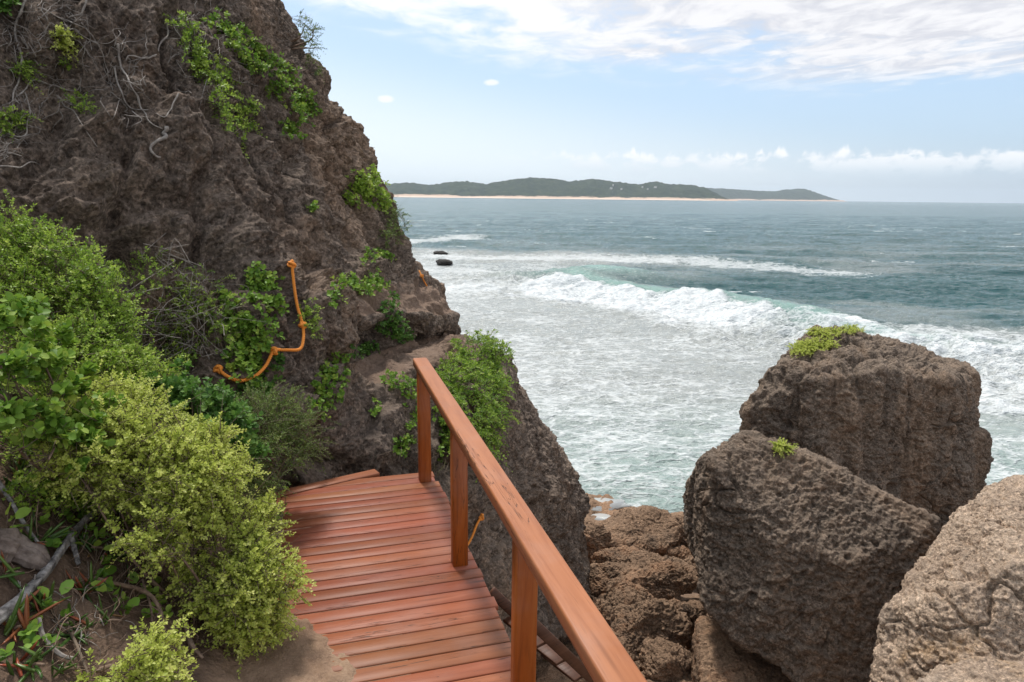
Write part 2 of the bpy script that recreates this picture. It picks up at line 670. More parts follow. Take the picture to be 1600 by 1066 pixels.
# small cumulus low over the sea
cc = w.n('CombineXYZ')
w.set(cc.inputs[0], w.math('MULTIPLY', az, .34))
w.set(cc.inputs[1], w.math('MULTIPLY', el, .62))
n_cu = w.noise(cc.outputs[0], 1.0, 7, .62, .2)
cc2 = w.n('CombineXYZ')
w.set(cc2.inputs[0], w.math('MULTIPLY', az, .9))
n_top = w.noise(cc2.outputs[0], 1.0, 3, .5)
top = w.math('ADD', 2.1, w.math('MULTIPLY', n_top, 3.2))
cu = w.math('MULTIPLY', w.ss(n_cu, .42, .58), w.math('MULTIPLY', w.ss(el, top, w.math('SUBTRACT', top, .5)), w.ss(el, 1.3, 2.6)))
cu = w.math('MULTIPLY', cu, w.math('MULTIPLY', w.ss(az, -3, 10), .9))
ccol = w.mix(w.ss(el, 1.8, 3.6), (.62, .69, .75), (.84, .84, .85))


def puff(a0, e0, ra, re):
    da = w.math('DIVIDE', w.math('SUBTRACT', az, a0), ra)
    de = w.math('DIVIDE', w.math('SUBTRACT', el, e0), re)
    r = w.math('ADD', w.math('MULTIPLY', da, da), w.math('MULTIPLY', de, de))
    r = w.math('ADD', r, w.math('MULTIPLY', w.math('SUBTRACT', n_cu, .5), 2.2))
    return w.math('MULTIPLY', w.ss(r, 1.0, .1), .8)


pf = w.math('MAXIMUM', puff(-10.2, 7.4, .75, .35), puff(-1.9, 8.8, .7, .3))
# thin veil, whiter towards the horizon
veil = w.math('MULTIPLY', w.ss(w.math('ADD', el, w.math('MULTIPLY', az, .16)), 10.0, 1.5), .9)
base = w.mix(1.0, sky.outputs[0], (SKY_STR,) * 3, 'MULTIPLY')
base = w.mix(.55, base, (.42, .59, .80))
base = w.mix(veil, base, (.72, .79, .83))
c = w.mix(cu, base, ccol)
c = w.mix(pf, c, (.80, .80, .81))
c = w.mix(alto, c, acol)
w.set(bg.inputs[0], c)
bg.inputs[1].default_value = 1.0

SC.view_settings.view_transform = 'Standard'
SC.view_settings.look = 'None'
SC.view_settings.exposure = 0.45
SC.view_settings.gamma = 1
SC.cycles.max_bounces = 5
SC.cycles.transparent_max_bounces = 8
SC.cycles.use_denoising = True
# ------------------------------------------------------------------ sea
SEAZ = -6.0
HS = CAMZ - SEAZ


def seg_dist(px, py, line):
    """distance to a polyline, side (+ = beyond it, away from the shore) and position along it 0..1"""
    best = np.full(len(px), 1e9)
    side = np.zeros(len(px))
    par = np.zeros(len(px))
    L = np.asarray(line, float)
    n = len(L) - 1
    for k in range(n):
        a, b = L[k], L[k + 1]
        d = b - a
        l2 = d @ d
        t = np.clip(((px - a[0]) * d[0] + (py - a[1]) * d[1]) / l2, 0, 1)
        qx, qy = a[0] + t * d[0], a[1] + t * d[1]
        r = np.hypot(px - qx, py - qy)
        m = r < best
        s = (px - a[0]) * d[1] - (py - a[1]) * d[0]
        best = np.where(m, r, best)
        side = np.where(m, -np.sign(s), side)
        par = np.where(m, (k + t) / n, par)
    return best, side, par


def sea_xy(px, py):
    p = on_z(px, py, SEAZ)
    return p[:2]


BREAK = [sea_xy(*q) for q in ((850, 438), (900, 447), (1010, 464), (1120, 482), (1210, 502), (1300, 524), (1420, 542), (1700, 566))]
BACK2 = [sea_xy(*q) for q in ((640, 398), (760, 404), (900, 404), (1100, 410), (1260, 424), (1440, 430))]
BACK3 = [sea_xy(*q) for q in ((560, 382), (640, 378), (720, 372))]
RIGHT = [sea_xy(*q) for q in ((1280, 505), (1420, 512), (1520, 508), (1700, 520))]

py_rows = np.concatenate((np.linspace(950, 470, 560, endpoint=False), np.linspace(470, 330, 330, endpoint=False)))
depr = np.arctan((py_rows - 533) / F) + PITCH
D_rows = np.concatenate((HS / np.tan(depr), np.geomspace(HS / math.tan(math.atan((330 - 533) / F) + PITCH) * 1.06, 14000, 60)))
azs = np.linspace(-0.62, 0.82, 940)
DD, AA = np.meshgrid(D_rows, np.tan(azs), indexing='ij')
sx, sy = (DD * AA).ravel(), DD.ravel()
P2 = np.stack((sx, sy, np.zeros_like(sx)), 1)
near = sstep(240, 60, sy)
d1, s1, t1 = seg_dist(sx, sy, BREAK)
d2, s2, t2 = seg_dist(sx, sy, BACK2)
d3, s3, t3 = seg_dist(sx, sy, BACK3)
d4, s4, t4 = seg_dist(sx, sy, RIGHT)
sg = d1 * s1                                        # + = seaward of the breaker
inner = sstep(2, -4, sg)
inner = np.where(sx < BREAK[0][0], np.maximum(inner, sstep(66, 60, sy)), inner)
# swell + chop
z = 0.22 * np.sin((sy * .28 + sx * .05) + 1.5 * vnoise(P2 * .03, 3)) * sstep(30, 60, sy)
z = z + .30 * fbm(P2 * np.array((.12, .22, 1)), 4, 5) * (1 - .6 * inner)
z = z + .26 * ridged(P2 * np.array((.36, .72, 1)), 4, 9, .58) * (1 - .55 * inner)
z = z + .05 * ridged(P2 * np.array((1.5, 2.4, 1)), 3, 12)
z = z * sstep(900, 120, sy)
lump = fbm(P2 * .5, 4, 21)
fine = fbm(P2 * 1.7, 5, 23)
# the breaking wave
env = sstep(0, .06, t1) * sstep(1.02, .85, t1)
hgt = (.14 + .86 * np.exp(-((t1 - .42) / .3) ** 2)) * env
front = np.where(sg < 0, np.exp(-(sg / 2.2) ** 2), np.exp(-(sg / 5.0) ** 2))
z = z + hgt * front * (1 + .35 * lump)
roll = sstep(-12.5, -4.5, sg + 2.4 * lump) * sstep(1.4, -.2, sg + .5 * fine)
hump = np.exp(-((sx - sea_xy(930, 436)[0]) / 7) ** 2 - ((sy - sea_xy(930, 436)[1]) / 4.0) ** 2)
z = z + .9 * hump
foam = roll * sstep(.02, .10, t1) * (1.02 + .25 * lump + .15 * fine - .62 * sstep(.52, .75, t1)) * (1 - .8 * np.clip(hump, 0, 1))
z = z + roll * (.45 * lump + .30 * fine) * near
# foam strips further out
sg2 = d2 * s2
f2 = sstep(-7, -1, sg2 + 4 * lump) * sstep(6.5, 1.0, sg2 + 4 * fine) * sstep(0, .05, t2) * sstep(1, .85, t2)
foam = np.maximum(foam, .78 * f2)
lag_l = sstep(0, -6, sg2) * inner * 0
wash = sstep(2, -8, sg2) * sstep(10, 1, sx - 3) * sstep(50, 58, sy)
foam = np.maximum(foam, wash * (.50 + .3 * lump))
f3 = sstep(9, 2, d3 + 4 * lump) * .8
foam = np.maximum(foam, f3)
# spent foam over the inner lagoon
ll = fbm(P2 * np.array((.07, .16, 1)), 4, 31)
inn = inner * (.50 + .42 * ll + .16 * lump)
inn = inn + inner * .13 * sstep(4, -4, sx) * sstep(16, 30, sy)
inn = inn - inner * .14 * sstep(34, 22, sy) * (ll > -9)
foam = np.maximum(foam, inn)
foam = foam * (1 - .75 * np.clip(hump * 1.3, 0, 1))
foam = np.maximum(foam, .95 * sstep(17.5, 16.0, sy + 1.0 * lump) * (sx > 0) * (sx < 8))
# broken water on the right, beyond the big boulder
rw = sstep(-1, 3, -d4 * s4 + 1.5 * lump) * sstep(12, 18, sx) * sstep(23.5, 26, sy + 1.2 * lump)
foam = np.maximum(foam, rw * (.72 + .35 * lump + .2 * fine))
z = z + rw * (.3 * lump + .1 * fine)
caps = sstep(.52, .60, fbm(P2 * np.array((.1, .35, 1)), 4, 41) + .15 * fine) * sstep(420, 200, sy) * (1 - inner)
foam = np.maximum(foam, caps * .8)
# milky, aerated water
milk = np.maximum(inner * .8, np.maximum(hump * 1.0, np.maximum(.75 * sstep(16, 2, d2 + 3 * lump) * sstep(40, 5, sx), .6 * wash)))
milk = np.maximum(milk, np.exp(-((sg - 1.6) / 2.4) ** 2) * env * .9)
milk = np.maximum(milk, rw * .7)
milk = np.maximum(milk, .35 * sstep(160, 70, sy) * sstep(-.1, .35, ll))
green = np.clip(np.maximum(hump * 1.2, np.exp(-((sg - 1.4) / 2.4) ** 2) * env) + .5 * sstep(30, 18, sy) * inner, 0, 1)
sv = np.stack((sx, sy, SEAZ + z), 1)

t = NT('sea water')
p = t.pos()
mp = t.n('Mapping')
t.set(mp.inputs[0], p)
mp.inputs['Scale'].default_value = (.55, 1, 1)
wv = mp.outputs[0]
wr = t.n('TexNoise', i_Scale=.9, i_Detail=3)
t.set(wr.inputs['Vector'], wv)
dv = t.vmath('ADD', wv, t.vmath('SCALE', wr.outputs['Color'], scale=1.3))
web1 = t.vor(dv, 1.5, 'DISTANCE_TO_EDGE')
web2 = t.vor(t.vmath('ADD', dv, t.vmath('SCALE', wr.outputs['Color'], scale=.5)), 4.4, 'DISTANCE_TO_EDGE')
n1 = t.noise(dv, .8, 8, .66, .8)
n2 = t.noise(wv, 5.5, 6, .7, .4)
pat = t.math('ADD', t.math('MULTIPLY', t.ss(web1, .16, .0), .30), t.math('MULTIPLY', t.ss(web2, .22, .0), .22))
pat = t.math('ADD', pat, t.math('MULTIPLY', n1, .62))
pat = t.math('ADD', pat, t.math('MULTIPLY', t.math('SUBTRACT', n2, .5), .32))
fa = t.attr('foam')
thr = t.math('SUBTRACT', 1.0, fa)
fm = t.ss(t.math('SUBTRACT', pat, t.math('MULTIPLY', thr, .95)), -.16, .40)
fm = t.math('MULTIPLY', fm, t.ss(fa, .02, .2))
fm = t.math('MULTIPLY', fm, t.math('ADD', .72, t.math('MULTIPLY', t.ss(fa, .7, .95), .28)))
mk_ = t.attr('milk')
deep = t.mix(t.noise(wv, .06, 3), (.008, .060, .068), (.016, .088, .088))
mcol = t.mix(t.attr('green'), (.45, .45, .425), (.22, .40, .35))
mcol = t.mix(t.math('MULTIPLY', n1, .5), mcol, (.26, .285, .265))
wc = t.mix(mk_, deep, mcol)
foamc = t.mix(t.ss(n2, .3, .7), (.50, .54, .55), (.76, .77, .76))
col = t.mix(fm, wc, foamc)
# ripples too fine for the mesh
r1 = t.noise(wv, .35, 6, .68)
r2 = t.noise(wv, 3.2, 5, .65)
r3 = t.noise(wv, .06, 5, .7)
h = t.math('ADD', t.math('MULTIPLY', r1, .8), t.math('MULTIPLY', r2, .10))
h = t.math('ADD', h, t.math('MULTIPLY', r3, 2.2))
h = t.math('ADD', h, t.math('MULTIPLY', fm, .05))
bs = t.principled(Base_Color=col, Roughness=t.math('ADD', .16, t.math('MULTIPLY', fm, .6)), IOR=1.33,
                  Specular_IOR_Level=t.math('SUBTRACT', .5, t.math('MULTIPLY', fm, .35)),
                  Normal=t.bump(h, 1.0, 1.2))
tag(mk('sea', sv, grid_faces(len(D_rows), len(azs)), t.m, attrs={'foam': np.clip(foam, 0, 1.4), 'milk': np.clip(milk, 0, 1), 'green': green}),
    'teal sea with white surf breaking towards the shore', None, None, 'structure')
tag(mk('sea_bed', [(-9000, -60, -9), (14000, -60, -9), (14000, 14000, -9), (-9000, 14000, -9)], [(0, 1, 2, 3)], M['wet']), 'dark seabed', None, None, 'structure')

# ------------------------------------------------------------------ far shore
def ridge(name, D, prof, depth, mat, label, seed, bumpy):
    x0, x1 = pt(prof[0][0], 305, D)[0], pt(prof[-1][0], 305, D)[0]
    n, m = 420, 46
    xs = np.linspace(x0, x1, n)
    tops = []
    for a, b in prof:
        q = pt(a, b, D)
        tops.append((q[0], q[2]))
    tops = np.array(tops)
    tz = np.interp(xs, tops[:, 0], tops[:, 1])
    vs = np.linspace(0, 1, m)
    XX, VV = np.meshgrid(xs, vs, indexing='ij')
    q = np.stack((XX.ravel() / 260, VV.ravel() * depth / 260, np.zeros(XX.size)), 1)
    nz = fbm(q, 4, seed)
    nf = fbm(q * 9, 3, seed + 5)
    v = VV.ravel()
    prof_v = np.where(v < .55, sstep(0.03, .55, v), 1 - .8 * sstep(.55, 1, v))
    T = np.repeat(tz - SEAZ, m)
    zz = SEAZ - 4 + (T + 4) * np.clip(prof_v * (1 + .25 * nz * (1 - np.abs(v - .55)) * (v < .45)), 0, 1.0) + nf * bumpy * sstep(.05, .25, v)
    yy = D + (v - .55) * depth + 60 * nz * (v < .5)
    return mk(name, np.stack((XX.ravel(), yy, zz), 1), grid_faces(n, m)[:, ::-1], mat)


t = NT('coastal scrub')
p = t.pos()
n = t.noise(p, .02, 6, .65)
c = t.ramp(n, [(.38, (.014, .026, .016)), (.55, (.030, .046, .022)), (.72, (.065, .078, .038))])
sz = t.n('SeparateXYZ')
t.set(sz.inputs[0], p)
sandm = t.ss(t.math('ADD', sz.outputs[2], t.math('MULTIPLY', t.math('SUBTRACT', t.noise(p, .004, 5, .7), .5), 46.0)), 12.0, 7.0)
c = t.mix(sandm, c, (.55, .40, .30))
t.principled(Base_Color=c, Roughness=.95, Specular_IOR_Level=.1, Normal=t.bump(n, .6, 12))
PROF1 = [(300, 290), (480, 288), (560, 290), (596, 290), (640, 286), (672, 290), (700, 285), (730, 284), (760, 288), (790, 283), (830, 278), (860, 280),
         (890, 284), (926, 280), (960, 285), (1000, 289), (1022, 284), (1046, 289), (1075, 289), (1092, 293), (1102, 299), (1108, 306), (1112, 309)]
tag(ridge('hills', 5200, PROF1, 1500, t.m, '', 61, 13), 'long green dune ridge with a beach at its foot', None, None, 'structure')
PROF2 = [(1040, 297), (1080, 295), (1098, 294), (1130, 295), (1160, 297), (1190, 299), (1210, 300), (1225, 297), (1240, 296), (1252, 295), (1266, 300), (1278, 306), (1286, 311)]
tag(ridge('far_hills', 9500, PROF2, 1800, t.m, '', 67, 12), 'distant blue headland ending in a rounded knob', None, None, 'structure')
# a strip of beach with surf in front
bx0, bx1 = pt(480, 305, 4600)[0], pt(1100, 305, 4600)[0]
xs = np.linspace(bx0, bx1, 160)
q = np.stack((xs / 300, xs * 0, xs * 0), 1)
wob = fbm(q, 4, 5) * 60
bv = np.concatenate((np.stack((xs, 4330 + wob, xs * 0 + SEAZ - 1.0), 1), np.stack((xs, 4430 + wob, xs * 0 + SEAZ + 3.0), 1), np.stack((xs, 4900 + wob * 0, xs * 0 + SEAZ + 16 + 6 * fbm(q * 3, 3, 8)), 1)))
tb = NT('far beach')
tb.principled(Base_Color=tb.mix(tb.noise(tb.pos(), .01, 4), (.60, .44, .33), (.72, .58, .46)), Roughness=.95)
tag(mk('beach', bv, grid_faces(3, 160), tb.m), 'thin pale beach under the far hills', None, None, 'structure')
M['plaster'] = NT('white plaster').m
_t = NT('house wall'); _t.principled(Base_Color=(.75, .73, .70), Roughness=.8); M['plaster'] = _t.m
_t = NT('house roof'); _t.principled(Base_Color=(.35, .34, .33), Roughness=.7); M['roof'] = _t.m
HOUSES = [(955, 295, 16, 'white house lowest on the far green ridge'), (971, 296, 11, 'small white house right beside the lowest one on the ridge'),
          (958, 290, 9, 'white house higher up the ridge above the lowest pair'), (1004, 293, 9, 'lone white house in the dip of the ridge'),
          (1024, 293, 17, 'wide white house at the right end of the ridge'), (1012, 296, 8, 'tiny white house below the wide one on the ridge')]
# ------------------------------------------------------------------ cliff
def P_(l):
    return [pt(*q) for q in l]


rows = [
    [(-700, 0, 3.0), (-300, 0, 4.6), (0, 0, 5.3), (170, 0, 5.8), (300, 0, 6.6), (370, 0, 7.5), (404, 0, 8.2), (420, 0, 8.8)],
    [(-700, 80, 3.0), (-300, 80, 4.5), (0, 80, 5.1), (175, 80, 5.6), (310, 80, 6.3), (390, 80, 7.3), (420, 80, 8.1), (436, 80, 8.8)],
    [(-700, 150, 2.95), (-300, 150, 4.4), (0, 150, 5.0), (180, 150, 5.5), (320, 150, 6.1), (415, 150, 7.2), (470, 150, 8.1), (497, 150, 8.8)],
    [(-700, 300, 2.9), (-300, 300, 4.2), (0, 300, 4.7), (190, 300, 5.1), (350, 300, 5.7), (470, 300, 6.9), (535, 300, 8.1), (580, 300, 8.9)],
    [(-700, 420, 2.8), (-300, 420, 3.9), (0, 420, 4.35), (200, 420, 4.85), (365, 420, 5.3), (490, 420, 6.5), (578, 420, 8.0), (632, 420, 9.0)],
    [(-700, 500, 2.7), (-300, 500, 3.7), (0, 500, 4.1), (215, 500, 4.7), (380, 500, 5.1), (510, 500, 5.95), (624, 490, 7.65), (692, 492, 8.85)],
    [(-700, 580, 2.6), (-300, 580, 3.5), (0, 560, 3.9), (220, 570, 4.6), (405, 590, 4.95), (530, 575, 6.0), (626, 540, 7.8), (690, 524, 8.95)],
    [(-700, 700, 2.4), (-300, 700, 3.2), (0, 750, 3.5), (250, 690, 4.35), (440, 680, 4.8), (560, 640, 5.6), (652, 572, 6.85), (712, 545, 8.0)],
    [(-700, 900, 2.0), (-300, 900, 2.7), (0, 950, 2.9), (280, 790, 4.15), (450, 775, 4.85), (600, 743, 5.3), (705, 690, 6.1), (770, 600, 7.9)],
]
ctl = np.array([P_(r) for r in rows])
nv = np.array([.78, -.55, .0])             # roughly out of the cliff face
top = ctl[0]
hi = [top - nv * 4.6 + np.array((0, 0, 2.7)), top - nv * 2.2 + np.array((0, 0, 2.0)), top - nv * .7 + np.array((0, 0, 1.1))]
hi2 = [top - nv * 9.0 + np.array((0, 0, 3.2))]
low = [ctl[-1] + np.array((.05, -.05, -1.0)), ctl[-1] + np.array((.15, -.1, -2.6)), ctl[-1] + np.array((.3, -.1, -4.5))]
ctl = np.stack(hi2 + hi + list(ctl) + low)
# turn the corner at the right end
b1 = ctl[:, -1] + np.array((-.25, 1.0, 0))
b2 = ctl[:, -1] + np.array((-2.2, 2.9, 0))
b3 = ctl[:, -1] + np.array((-6.5, 5.5, 0))
ctl = np.concatenate((ctl, b1[:, None], b2[:, None], b3[:, None]), 1)
NR, NC = 640, 820
# finer spacing where the photograph looks: weights per control span
def upsample(A, axis, weights, n):
    m = A.shape[axis]
    dense = crom(A, 2400, axis)
    w_ = np.interp(np.linspace(0, m - 1, 2400), np.arange(m - 1) + .5, weights)
    cw = np.cumsum(w_)
    cw = (cw - cw[0]) / (cw[-1] - cw[0])
    idx = np.clip(np.round(np.interp(np.linspace(0, 1, n), cw, np.arange(2400))).astype(int), 0, 2399)
    return np.take(dense, idx, axis)


G = upsample(ctl, 0, [.1, .2, .35, .7, 1, 1, 1.6, 1.3, 1.1, 1.2, 1.3, 1.2, .5, .3, .15], NR)
G = upsample(G, 1, [.25, .6, 1.1, 1.1, 1.2, 1.1, 1.1, .6, .35, .2], NC)
cf = grid_faces(NR, NC)
cv = G.reshape(-1, 3)
n0 = vnormals(cv, cf)
if (n0[(NR // 2) * NC + NC // 3] @ np.array((.6, -.7, 0))) < 0:
    cf = cf[:, ::-1]
    n0 = -n0
upf = np.clip(n0[:, 2], 0, 1)
fl = cv * np.array((1, 1, .38))
wp = np.stack((fbm(cv * .8, 3, 71), fbm(cv * .8, 3, 72), fbm(cv * .8, 3, 73)), 1)
d = .26 * fbm(cv * .75, 4, 51)
d += .26 * ridged(fl * 1.35 + wp * .5, 4, 53, .55) - .14
_f1, _f2, _ = worley(fl * 1.5 + wp * .55, 56)
d -= .24 * sstep(.20, 0.0, _f2 - _f1) * (1 - .8 * upf)        # vertical clefts
for gq, gw, gd, zlo, zhi in (((214, 430, 4.88), .11, .34, .6, 3.0), ((352, 410, 5.27), .13, .28, .9, 2.6), ((268, 370, 5.12), .07, .16, 1.1, 2.9), ((120, 150, 5.3), .09, .2, 2.4, 4.0)):
    g0 = pt(*gq)
    gr_ = np.hypot(cv[:, 0] - g0[0] + .22 * wp[:, 0] + .10 * (cv[:, 2] - g0[2]) * .4, cv[:, 1] - g0[1])
    d -= gd * np.exp(-(gr_ / gw) ** 2) * sstep(zlo, zlo + .5, cv[:, 2]) * sstep(zhi, zhi - .7, cv[:, 2])
d += .085 * ridged(cv * 4.2 + wp, 4, 57, .6)
f1, f2, cid = worley(cv * 5.5 + wp * 1.2, 58)
d -= .05 * sstep(.42, .08, f1)
f1, f2, cid = worley(cv * 13 + wp * 2, 59)
d -= .022 * sstep(.5, .1, f1)
d += .02 * fbm(cv * 26, 3, 60)
PATH = np.array(P_([(735, 520, 9.2), (700, 531, 8.6), (645, 553, 7.45), (600, 570, 6.7), (575, 585, 6.3)]))
pd_, _, _ = seg_dist(cv[:, 0], cv[:, 1], PATH[:, :2])
wpath = np.interp(cv[:, 1], [5.2, 6.3, 7.2, 8.5], [.1, .24, .42, .45])
path = sstep(1.6, .5, pd_ / wpath + .5 * fbm(cv * 2.2, 3, 77)) * sstep(.25, .55, upf)
amp = 1 - .5 * path
d += .16 * sstep(.3, .6, upf) * (1 - path) * ridged(cv * np.array((2.2, 2.2, 3.0)) + wp, 4, 66, .55) * sstep(7.5, 6.5, cv[:, 1])
cn = cv + n0 * (d * amp)[:, None]
# terraces worn into the steps below the path
stepz = sstep(.35, .75, upf) * sstep(-2.2, -1.0, cv[:, 0])
hz = cn[:, 2]
cn[:, 2] = hz + stepz * .022 * np.sin(hz * 38 + 3 * wp[:, 0])
cliff = mk('cliff', cn, cf, M['cliff'], attrs={'path': path})
tag(cliff, 'tall brown rock cliff with a worn ledge path at its foot', None, None, 'structure')

# the nub jutting from the skyline of the cliff is part of the rock face
# ------------------------------------------------------------------ gully floor and rock shelf
gx, gy = np.linspace(-3.5, 12, 520), np.linspace(.2, 19.5, 640)
GX, GY = np.meshgrid(gx, gy, indexing='ij')
x, y = GX.ravel(), GY.ravel()
P3 = np.stack((x, y, np.zeros_like(x)), 1)
gz = np.interp(y, [0, 3, 5, 7, 9, 11, 13, 14.5, 16.3, 17.5, 20], [-2.3, -2.7, -3.2, -3.7, -4.2, -4.75, -5.1, -5.25, -5.45, -6.3, -7.5])
edge_n = fbm(P3 * .5, 4, 83)
shelf = np.interp(y + 1.2 * edge_n + .18 * (x - 2.5) ** 2 * (x > 2.5) * .3, [0, 3, 5, 7, 9, 11, 13, 14.5, 15.9, 16.5, 20], [-2.3, -2.7, -3.2, -3.7, -4.2, -4.75, -5.1, -5.2, -5.35, -6.4, -7.5])
gz = shelf
wp = np.stack((fbm(P3 * 1.1, 3, 74), fbm(P3 * 1.1, 3, 75), P3[:, 0] * 0), 1)
gz += .22 * fbm(P3 * .9, 4, 81) + .16 * ridged(P3 * 1.3 + wp * .4, 4, 82)
f1, f2, cid = worley(P3 * 1.25 + wp * .6, 85)
gz += .20 * sstep(.0, .28, f2 - f1) * (cid - .25) * sstep(15.5, 13, y)
f1, f2, _ = worley(P3 * 5 + wp, 86)
gz -= .04 * sstep(.45, .1, f1)
gz += .05 * fbm(P3 * 6, 4, 87)
gy_sand = np.exp(-(((x - 2.85) / .75) ** 2 + ((y - 11.25) / .65) ** 2)) + .8 * np.exp(-(((x - 1.2) / .35) ** 2 + ((y - 10.9) / .4) ** 2))
gz = gz + (-4.74 + .03 * fbm(P3 * 3, 3, 88) - gz) * np.clip(gy_sand * 1.3 - .2, 0, .85)
gully = mk('gully_floor', np.stack((x, y, gz), 1), grid_faces(520, 640)[:, ::-1], M['gully'], attrs={'path': gy_sand * 1.25})
tag(gully, 'rocky gully floor stepping down to the water', None, None, 'structure')

# ------------------------------------------------------------------ deck frame of reference
Pf = on_z(664, 750, 0)          # foot of the far post
Pm = on_z(718, 880, 0)          # foot of the middle post
dk = Pf - Pm
SP = np.linalg.norm(dk)
dk /= SP                        # along the walkway, away from the camera
ek = np.array([dk[1], -dk[0], 0])   # across it, to the right
zk = np.array([0, 0, 1.0])


def dko(t, e, z=0.0):
    """walkway coordinates: t along from the far post, e to the right"""
    return Pf + dk * t + ek * e + zk * z


def dk_inv(p):
    q = np.asarray(p) - Pf
    return q @ dk, q @ ek


L0 = dk_inv(on_z(440, 776, 0))
L1 = dk_inv(on_z(592, 741, 0))
E_L = L0[1]
print('deck', SP, E_L, L0, L1, dk_inv(on_z(682, 737, 0)), dk_inv(on_z(600, 744, 0)), dk_inv(on_z(790, 985, 0)), dk_inv(on_z(425, 1000, 0)))

# ------------------------------------------------------------------ earth bank left of the deck
bx, by = np.linspace(-4.6, -.2, 400), np.linspace(.1, 5.4, 420)
BX, BY = np.meshgrid(bx, by, indexing='ij')
x, y = BX.ravel(), BY.ravel()
P3 = np.stack((x, y, np.zeros_like(x)), 1)


def bank_z(x, y):
    q = np.stack((x - Pf[0], y - Pf[1]), 1)
    s = -(q @ ek[:2]) + E_L            # distance left of the deck edge
    z = np.interp(s, [-1.2, -.35, -.12, 0, .15, .3, .55, .9, 1.4, 2.0, 3.0], [-1.5, -.25, -.06, .012, .06, .16, .46, .80, 1.2, 1.6, 2.1])
    return z - .5 * sstep(4.3, 5.0, y) * 1.0 - sstep(4.7, 5.4, y) * 1.5, s


bz, bs_ = bank_z(x, y)
bz = bz + sstep(0, .4, bs_) * (.10 * fbm(P3 * 1.6, 4, 91) + .05 * fbm(P3 * 6, 4, 92)) + .012 * fbm(P3 * 16, 3, 93)
bank = mk('earth_bank', np.stack((x, y, bz), 1), grid_faces(400, 420)[:, ::-1], M['soil'], attrs={'path': sstep(.42, .08, bs_) * sstep(3.6, 2.9, y)})
tag(bank, 'brown earth bank rising left of the boardwalk', None, None, 'structure')
# ------------------------------------------------------------------ boulders
def karst(v, f, seed, amp=1.0, scale=1.0, flute=0.0, pits=1.0, lump=.16):
    n = vnormals(v, f)
    wp = np.stack([fbm(v * 1.1 * scale, 3, seed + k) for k in range(3)], 1)
    d = lump * fbm(v * .9 * scale, 4, seed + 5)
    if flute:
        fl = v * np.array((1, 1, .22))
        d += flute * ridged(fl * 2.6 * scale + wp * .35, 3, seed + 9, .5)
        a, b, _ = worley(fl * 2.2 * scale + wp * .4, seed + 10)
        d -= flute * .45 * sstep(.22, 0, b - a)
        a, b, c_ = worley(v * 1.9 * scale + wp * .5, seed + 11)
        d -= .17 * sstep(.30, .08, a) * (c_ > .45)
    d += .055 * ridged(v * 3.3 * scale + wp, 4, seed + 13, .6)
    a, b, _ = worley(v * 4.2 * scale + wp * 1.2, seed + 17)
    d -= pits * .05 * sstep(.30, .06, a)
    a, b, _ = worley(v * 10 * scale + wp * 2, seed + 19)
    d -= pits * .03 * sstep(.5, .1, a)
    d += .045 * fbm(v * 7 * scale, 5, seed + 21, .68)
    d += .022 * ridged(v * 15 * scale, 4, seed + 23, .68)
    a, b, _ = worley(v * .85 * scale + wp * .7, seed + 29)
    d -= .10 * sstep(.05, 0, b - a) * sstep(-.05, .25, fbm(v * .9, 2, seed + 31))
    d += .05 * np.round(1.5 * fbm(v * np.array((1.3, 1.3, 2.2)) * scale + wp * .3, 2, seed + 33)) / 1.5
    return v + n * (d * amp)[:, None]


def boulder(name, pts, mat, label, seed, cat='boulder', level=8, group=None, **kw):
    sharp = kw.pop('sharp', 16.0)
    v, f = hull_body(pts, level, sharp)
    v = karst(v, f, seed, **kw)
    o = mk(name, v, f, mat, origin=(v[:, 0].mean(), v[:, 1].mean(), v[:, 2].min()))
    return tag(o, label, cat, group)


# dark outcrop past the handrail, carrying the path's outer edge
boulder('rock_outcrop', P_([(690, 640, 7.0), (690, 600, 7.6), (740, 560, 8.6), (776, 535, 9.0), (800, 580, 8.9), (838, 640, 9.3), (872, 695, 9.9), (908, 765, 10.6), (912, 880, 10.0),
                            (770, 690, 7.2), (720, 760, 6.3), (700, 870, 6.0), (800, 900, 7.2), (880, 960, 8.3), (760, 1040, 5.6), (900, 1040, 7.6)])
        + [pt(776, 535, 9.0) + np.array((-1.2, 1.6, 0)), pt(905, 765, 10.6) + np.array((-2.4, 2.4, 0)), pt(905, 765, 10.6) + np.array((-.2, .2, -1.7)), pt(905, 765, 10.6) + np.array((-2.5, 2.4, -2))],
        M['cliff'], 'dark rock outcrop dropping steeply to the sea beyond the handrail', 201, 'rock', amp=1.15, flute=.06, lump=.22, sharp=12)

big = P_([(1160, 668, 12.0), (1168, 640, 12.0), (1196, 596, 12.1), (1246, 548, 12.5), (1278, 520, 12.9), (1316, 514, 13.1), (1352, 528, 12.9), (1450, 566, 12.6), (1498, 568, 12.7),
          (1520, 584, 12.6), (1514, 660, 12.3), (1250, 600, 11.6), (1380, 580, 11.4), (1480, 600, 11.6), (1180, 760, 11.6), (1300, 780, 11.0), (1510, 760, 11.5)])
big += [p + np.array((.1, 0, -3.0)) for p in P_([(1170, 700, 12.0), (1300, 700, 11.2), (1500, 700, 11.6)])]
big += [p + np.array((1.3, 2.6, -.9)) for p in P_([(1200, 600, 12.1), (1290, 530, 13.0), (1450, 570, 12.6), (1514, 640, 12.4)])]
big += [p + np.array((1.0, 2.2, -5.2)) for p in P_([(1170, 640, 12.0), (1514, 600, 12.6)])]
boulder('boulder', big, M['boulder'], 'largest dark boulder with fluted sides and a green tuft on top, standing in the surf', 211, amp=1.0, flute=.15, lump=.10, sharp=250, group='boulders below the boardwalk')
